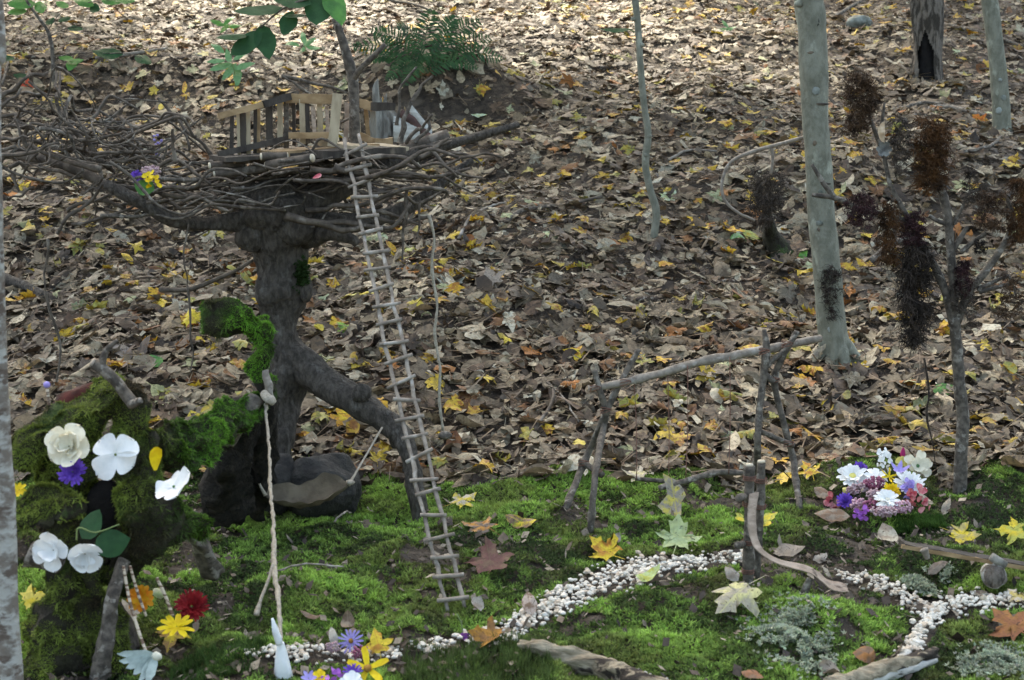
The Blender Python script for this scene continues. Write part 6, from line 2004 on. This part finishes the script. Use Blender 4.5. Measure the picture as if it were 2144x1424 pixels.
YEL, YOR, BRN, GRB, TAN, PGR, GRN, RST, MAR, YGR, DKB, GRY = (0.62, 0.47, 0.035), (0.45, 0.20, 0.03), (0.20, 0.12, 0.075), (0.24, 0.195, 0.15), (0.46, 0.40, 0.31), (0.40, 0.46, 0.22), (0.12, 0.29, 0.07), (0.33, 0.14, 0.04), (0.17, 0.075, 0.06), (0.42, 0.42, 0.08), (0.10, 0.075, 0.06), (0.33, 0.30, 0.255)
HL = [
    ("pale green maple leaf lying above the pebble path", 1418, 1124, 96, 'maple', PGR, (0.36, 0.44, 0.24), 0.7, -0.15, 0.15),
    ("yellow maple leaf spotted brown, left end of the pebble bend", 1268, 1156, 84, 'maple', YEL, YOR, 0.6, 0.8, 0.3),
    ("small tan curl of leaf behind the spotted yellow leaf", 1290, 1128, 40, 'oval', GRY, BRN, 0.7, -0.5, 0.8),
    ("large maroon-brown maple leaf right of the ladder's foot", 1026, 1172, 110, 'maple', MAR, BRN, 0.65, 0.2, 0.4),
    ("curled brown leaf with yellow rim on the moss", 1090, 1080, 86, 'oval', BRN, YEL, 0.5, 1.3, 0.7),
    ("flat dark brown leaf with orange tips on the moss", 1008, 1102, 90, 'maple', DKB, YOR, 0.2, 1.0, 0.3),
    ("yellow maple leaf on the moss right of the prop leg", 968, 1048, 70, 'maple', YEL, TAN, 0.35, -0.8, 0.5),
    ("big grey-tan maple leaf with yellow veins before the slide posts", 1545, 1246, 128, 'maple', (0.36, 0.32, 0.24), (0.56, 0.52, 0.24), 0.55, 2.4, 0.3),
    ("green and yellow leaf lying across the pebble path", 1355, 1204, 100, 'long', (0.42, 0.52, 0.24), YGR, 0.45, -0.95, 0.3),
    ("upright pinkish tan curled leaf at the path's bend", 1108, 1262, 66, 'oval', (0.44, 0.35, 0.29), BRN, 0.9, 0.15, 0.9),
    ("orange-brown maple leaf left of the path's bend", 1024, 1328, 92, 'maple', (0.42, 0.20, 0.035), (0.25, 0.12, 0.04), 0.55, 1.4, 0.45),
    ("grey teardrop leaf by the slide posts", 1532, 1200, 56, 'oval', GRY, GRB, 0.7, 0.5, 0.5),
    ("yellow leaf behind the slide posts", 1598, 1090, 62, 'maple', YEL, YGR, 0.5, -1.2, 0.3),
    ("yellow-green leaf corner left of the slide posts", 1549, 1082, 40, 'frag', YGR, YEL, 0.6, 0.9, 0.3),
    ("grey-brown arched leaf right of the slide chute", 1652, 1152, 82, 'oval', (0.28, 0.23, 0.185), GRB, 0.5, -1.4, 0.6),
    ("curled grey leaf scrap beyond the chute's end", 1718, 1168, 46, 'oval', GRY, GRB, 0.7, -0.9, 0.8),
    ("tan-grey teardrop leaf below the bouquet", 1858, 1120, 84, 'oval', (0.40, 0.37, 0.29), GRB, 0.45, 0.1, 0.35),
    ("yellow leaf with torn white edge above the seesaw", 2012, 1122, 78, 'maple', YEL, (0.40, 0.33, 0.12), 0.4, -2.0, 0.4),
    ("yellow-green maple leaf near the right edge on moss", 2122, 1114, 76, 'maple', YGR, YEL, 0.55, 1.3, 0.25),
    ("large red-brown maple leaf at the right edge", 2120, 1308, 104, 'maple', (0.26, 0.10, 0.045), RST, 0.6, 0.6, 0.4),
    ("brown leaf lying left of the bouquet", 1722, 1032, 56, 'oval', BRN, GRB, 0.6, 0.7, 0.4),
    ("wide brown leaf under the bouquet's left end", 1742, 1078, 88, 'oval', BRN, GRB, 0.4, 1.4, 0.4),
    ("dry tan leaf standing right of the bouquet", 1982, 1050, 56, 'long', (0.36, 0.30, 0.22), GRB, 0.8, -0.5, 0.6),
    ("tan petal-like leaf at the bouquet's right", 1938, 1036, 50, 'long', TAN, GRB, 0.7, 0.6, 0.4),
    ("rust-brown leaf rolled up near the bottom right log", 1808, 1368, 78, 'oval', BRN, RST, 0.6, 0.9, 0.7),
    ("pale brown leaf beside the lichen at the bottom", 1735, 1400, 84, 'oval', (0.34, 0.28, 0.22), GRB, 0.6, 0.3, 0.5),
    ("dark leaf under the seesaw", 1965, 1185, 74, 'long', (0.16, 0.12, 0.09), GRB, 0.6, -1.0, 0.7),
    ("fresh green round leaf standing by the seaweed stick", 1975, 808, 52, 'round', GRN, (0.10, 0.20, 0.06), 0.85, -1.3, 0.2),
    ("curled brown leaf on edge left of the ladder's foot", 728, 1288, 62, 'oval', (0.20, 0.13, 0.085), (0.34, 0.26, 0.18), 0.9, 0.1, 1.0),
    ("pale grey pointed leaf behind the lavender aster", 698, 1334, 66, 'long', (0.42, 0.40, 0.33), GRY, 0.9, 0.3, 0.4),
    ("yellow leaf behind the bottom posy", 792, 1352, 70, 'maple', YEL, YOR, 0.75, 0.3, 0.4),
    ("dark brown leaf on moss left of the curled one", 650, 1288, 60, 'long', (0.22, 0.155, 0.11), BRN, 0.4, 1.3, 0.5),
    ("green heart-shaped leaf in the litter above the moss arm", 322, 756, 52, 'round', GRN, (0.08, 0.22, 0.06), 0.6, 0.9, 0.3),
    ("bright yellow ragged leaf above the mossy arm", 402, 676, 66, 'maple', YEL, (0.5, 0.33, 0.05), 0.6, 0.5, 0.4),
    ("yellow leaf scrap below the ragged one", 420, 716, 44, 'frag', YEL, YOR, 0.5, 0.5, 0.4),
    ("fresh green leaf between trunk and ladder", 722, 690, 44, 'maple', (0.17, 0.36, 0.06), YGR, 0.5, 0.8, 0.3),
    ("big orange and yellow maple leaf under the prop leg", 722, 878, 80, 'maple', (0.50, 0.25, 0.03), YEL, 0.5, 0.4, 0.4),
    ("smooth brown oval leaf right of the hanging weight", 1040, 955, 54, 'round', (0.32, 0.19, 0.075), BRN, 0.6, -0.5, 0.4),
    ("yellow-green leaf low by the stump's hanging quills", 332, 1238, 50, 'oval', (0.42, 0.44, 0.30), PGR, 0.8, 0.3, 0.3),
    ("wide tan leaf behind the long quill", 272, 1298, 84, 'maple', (0.40, 0.35, 0.29), GRB, 0.5, 1.2, 0.3),
    ("brown leaf cupping the yellow daisy", 362, 1328, 78, 'maple', (0.33, 0.19, 0.07), YEL, 0.5, 3.0, 0.4),
    ("clear yellow leaf right of the edge stem", 68, 1256, 72, 'maple', (0.60, 0.50, 0.10), YEL, 0.7, -1.2, 0.3),
    ("orange-yellow leaf in litter at the foot of the grey trunk", 1800, 772, 56, 'maple', (0.55, 0.30, 0.03), YEL, 0.5, 0.8, 0.5),
    ("bright green small leaf left of the grey trunk", 1682, 532, 34, 'oval', (0.16, 0.40, 0.06), GRN, 0.8, -0.6, 0.3),
    ("pale mint oval leaf on the bank right of the platform", 1003, 244, 40, 'oval', (0.52, 0.62, 0.48), PGR, 0.3, 1.5, 0.2),
    ("red-orange leaf beside the slimmer grey tree", 2052, 252, 40, 'maple', (0.55, 0.14, 0.02), (0.50, 0.25, 0.03), 0.6, 0.6, 0.4),
    ("bright red leaf near the upper left edge", 60, 180, 36, 'maple', (0.55, 0.07, 0.03), RST, 0.6, 0.2, 0.4),
    ("pale green leaf right of the sapling's foot", 1405, 412, 52, 'maple', (0.42, 0.50, 0.36), PGR, 0.4, 1.0, 0.3),
    ("pale green lobed leaf left of the sapling's foot", 1158, 494, 50, 'maple', (0.38, 0.44, 0.28), PGR, 0.4, 0.8, 0.3),
    ("long green leaf left of the mossy stub", 1545, 505, 62, 'long', (0.32, 0.42, 0.24), GRN, 0.3, 1.5, 0.2),
    ("yellow leaf perched on the swing's right end", 1602, 678, 44, 'maple', (0.55, 0.52, 0.08), YEL, 0.3, 1.2, 0.3),
    ("long pale green leaf behind the swing's right end", 1535, 912, 84, 'long', (0.38, 0.42, 0.30), PGR, 0.4, 1.5, 0.3),
    ("tan upright leaf under the swing beam", 1500, 826, 56, 'oval', (0.50, 0.44, 0.32), TAN, 0.8, 0.4, 0.6),
    ("dark maple leaf under the twig swing", 1030, 590, 64, 'maple', (0.30, 0.25, 0.20), GRB, 0.6, 0.4, 0.3),
    ("yellow maple leaf under the swing's middle", 1205, 742, 62, 'maple', YEL, YOR, 0.4, 0.9, 0.4),
    ("yellow leaf behind the swing seat", 1412, 962, 50, 'maple', YEL, YGR, 0.8, 0.2, 0.4),
    ("pale yellow-tan leaf on the moss edge under the swing", 1335, 992, 66, 'maple', (0.50, 0.45, 0.24), TAN, 0.3, 1.2, 0.4),
    ("yellow leaf at the moss edge right of the swing", 1695, 985, 56, 'maple', YEL, YOR, 0.5, 0.4, 0.4),
    ("yellow-tan leaf at the right edge by the pebbles", 2130, 1250, 56, 'maple', (0.50, 0.38, 0.10), TAN, 0.4, 0.4, 0.5),
    ("grey leaf at the ladder's foot", 1000, 1262, 52, 'frag', GRY, GRB, 0.8, 0.2, 0.5),
    ("rust leaf corner at the bottom edge right of the driftwood", 1575, 1412, 60, 'oval', (0.30, 0.13, 0.06), BRN, 0.4, 1.2, 0.5),
    ("buff leaf leaning on the left side of the grey trunk's foot", 1708, 752, 58, 'maple', (0.36, 0.30, 0.21), GRB, 0.7, 0.5, 0.6),
    ("dark brown leaf lying against the front of the grey trunk's foot", 1752, 764, 62, 'oval', (0.14, 0.10, 0.075), DKB, 0.5, 1.3, 0.5),
    ("tan leaf leaning on the right side of the grey trunk's foot", 1790, 748, 50, 'maple', (0.32, 0.25, 0.17), GRB, 0.6, -0.7, 0.6),
    ("red-brown leaf just below the grey trunk's foot", 1728, 780, 56, 'maple', (0.22, 0.13, 0.085), BRN, 0.4, 2.1, 0.6),
    ("brown leaf on the litter beneath the nest's left hanging strand", 255, 735, 70, 'oval', (0.26, 0.22, 0.19), GRB, 0.6, 0.9, 0.4),
]
for k, a in enumerate(HL):
    hero(*a[:7], f=a[7], spin=a[8], curl=a[9], seed=k)
hero("large grey leaf blotched yellow draped over the swing seat", 1412, 1008, 112, 'frag', (0.27, 0.235, 0.19), (0.50, 0.42, 0.08), f=0.95, spin=0.1, curl=0.25, D=4.2, seed=99)

# ------------------------------------------------------------------ lichen cushions and grass
def lichen(label, px, py, w, d, n, seed):
    rng = np.random.default_rng(seed)
    g = G(px, py)
    s = g[1] / FPX
    parts_p = g + np.stack([rng.normal(size=n) * w * 0.21 * s, rng.normal(size=n) * d * 0.24 * s, np.zeros(n)], 1)
    parts_p[:, 2] = hgt(parts_p[:, 0], parts_p[:, 1]) + 0.014 * rng.random(n) * np.exp(-((parts_p[:, 0] - g[0]) / (w * 0.4 * s)) ** 2)
    keep = vn(parts_p[:, 0] * 40, parts_p[:, 1] * 40, seed) > -0.25
    parts_p = parts_p[keep]
    n = len(parts_p)
    c = np.array([0.44, 0.49, 0.34]) * (0.6 + 0.55 * rng.random((n, 1))) + rng.normal(size=(n, 3)) * 0.015
    V, F, C1, C2 = tufts(parts_p, np.tile([0, -0.15, 1.0], (n, 1)) + rng.normal(size=(n, 3)) * 0.35, 0.004 + 0.006 * rng.random(n), 1.8, c, c * 0.8, rng, blades=8, width=0.0022)
    o = mesh("lichen_cushion", V, F, MAT['lichen'], base=g, smooth=False, cols={'lc': np.clip(C1 * 1.05, 0, 1), 'lb': C2})
    setprops(o, label, "lichen")


lichen("large pale grey-green lichen cushion at the bottom, left of the pebbles", 1665, 1335, 190, 300, 2600, 1)
lichen("pale lichen cushion in the bottom right corner", 2085, 1385, 150, 180, 1700, 2)
lichen("small pale lichen cushion beside the pebble fork", 1925, 1226, 70, 90, 700, 3)
lichen("thin pale lichen patch under the seesaw", 1965, 1206, 60, 60, 350, 4)


def grass(label, px, py, w, dep, n, ln, seed, col):
    rng = np.random.default_rng(seed)
    g = G(px, py)
    s = g[1] / FPX
    p = g + np.stack([(rng.random(n) - 0.5) * w * s, (rng.random(n) - 0.5) * dep * s, np.zeros(n)], 1)
    p[:, 2] = hgt(p[:, 0], p[:, 1]) - 0.003
    c = np.array(col) * (0.6 + 0.8 * rng.random((n, 1)))
    V, F, C1, C2 = tufts(p, np.tile([0, 0, 1.0], (n, 1)) + rng.normal(size=(n, 3)) * 0.15, ln * (0.6 + 0.7 * rng.random(n)), 0.6, c, c * 0.8, rng, blades=5, width=0.0011)
    o = mesh("grass_tuft", V, F, MAT['tuft'], base=g, smooth=False, cols={'lc': C1, 'lb': C2})
    setprops(o, label, "grass", kind='stuff')


grass("fine dark grass behind the driftwood at the bottom", 1000, 1400, 330, 260, 1500, 0.024, 1, (0.10, 0.15, 0.04))
grass("short dark hair-moss strip below the bouquet", 1925, 1092, 110, 60, 1300, 0.013, 2, (0.06, 0.13, 0.025))
grass("sparse grass at the bottom left between quills and string", 455, 1385, 200, 200, 700, 0.020, 3, (0.07, 0.13, 0.03))

# ------------------------------------------------------------------ tidy helper properties
for _o in bpy.data.objects:
    if "_b" in _o:
        del _o["_b"]
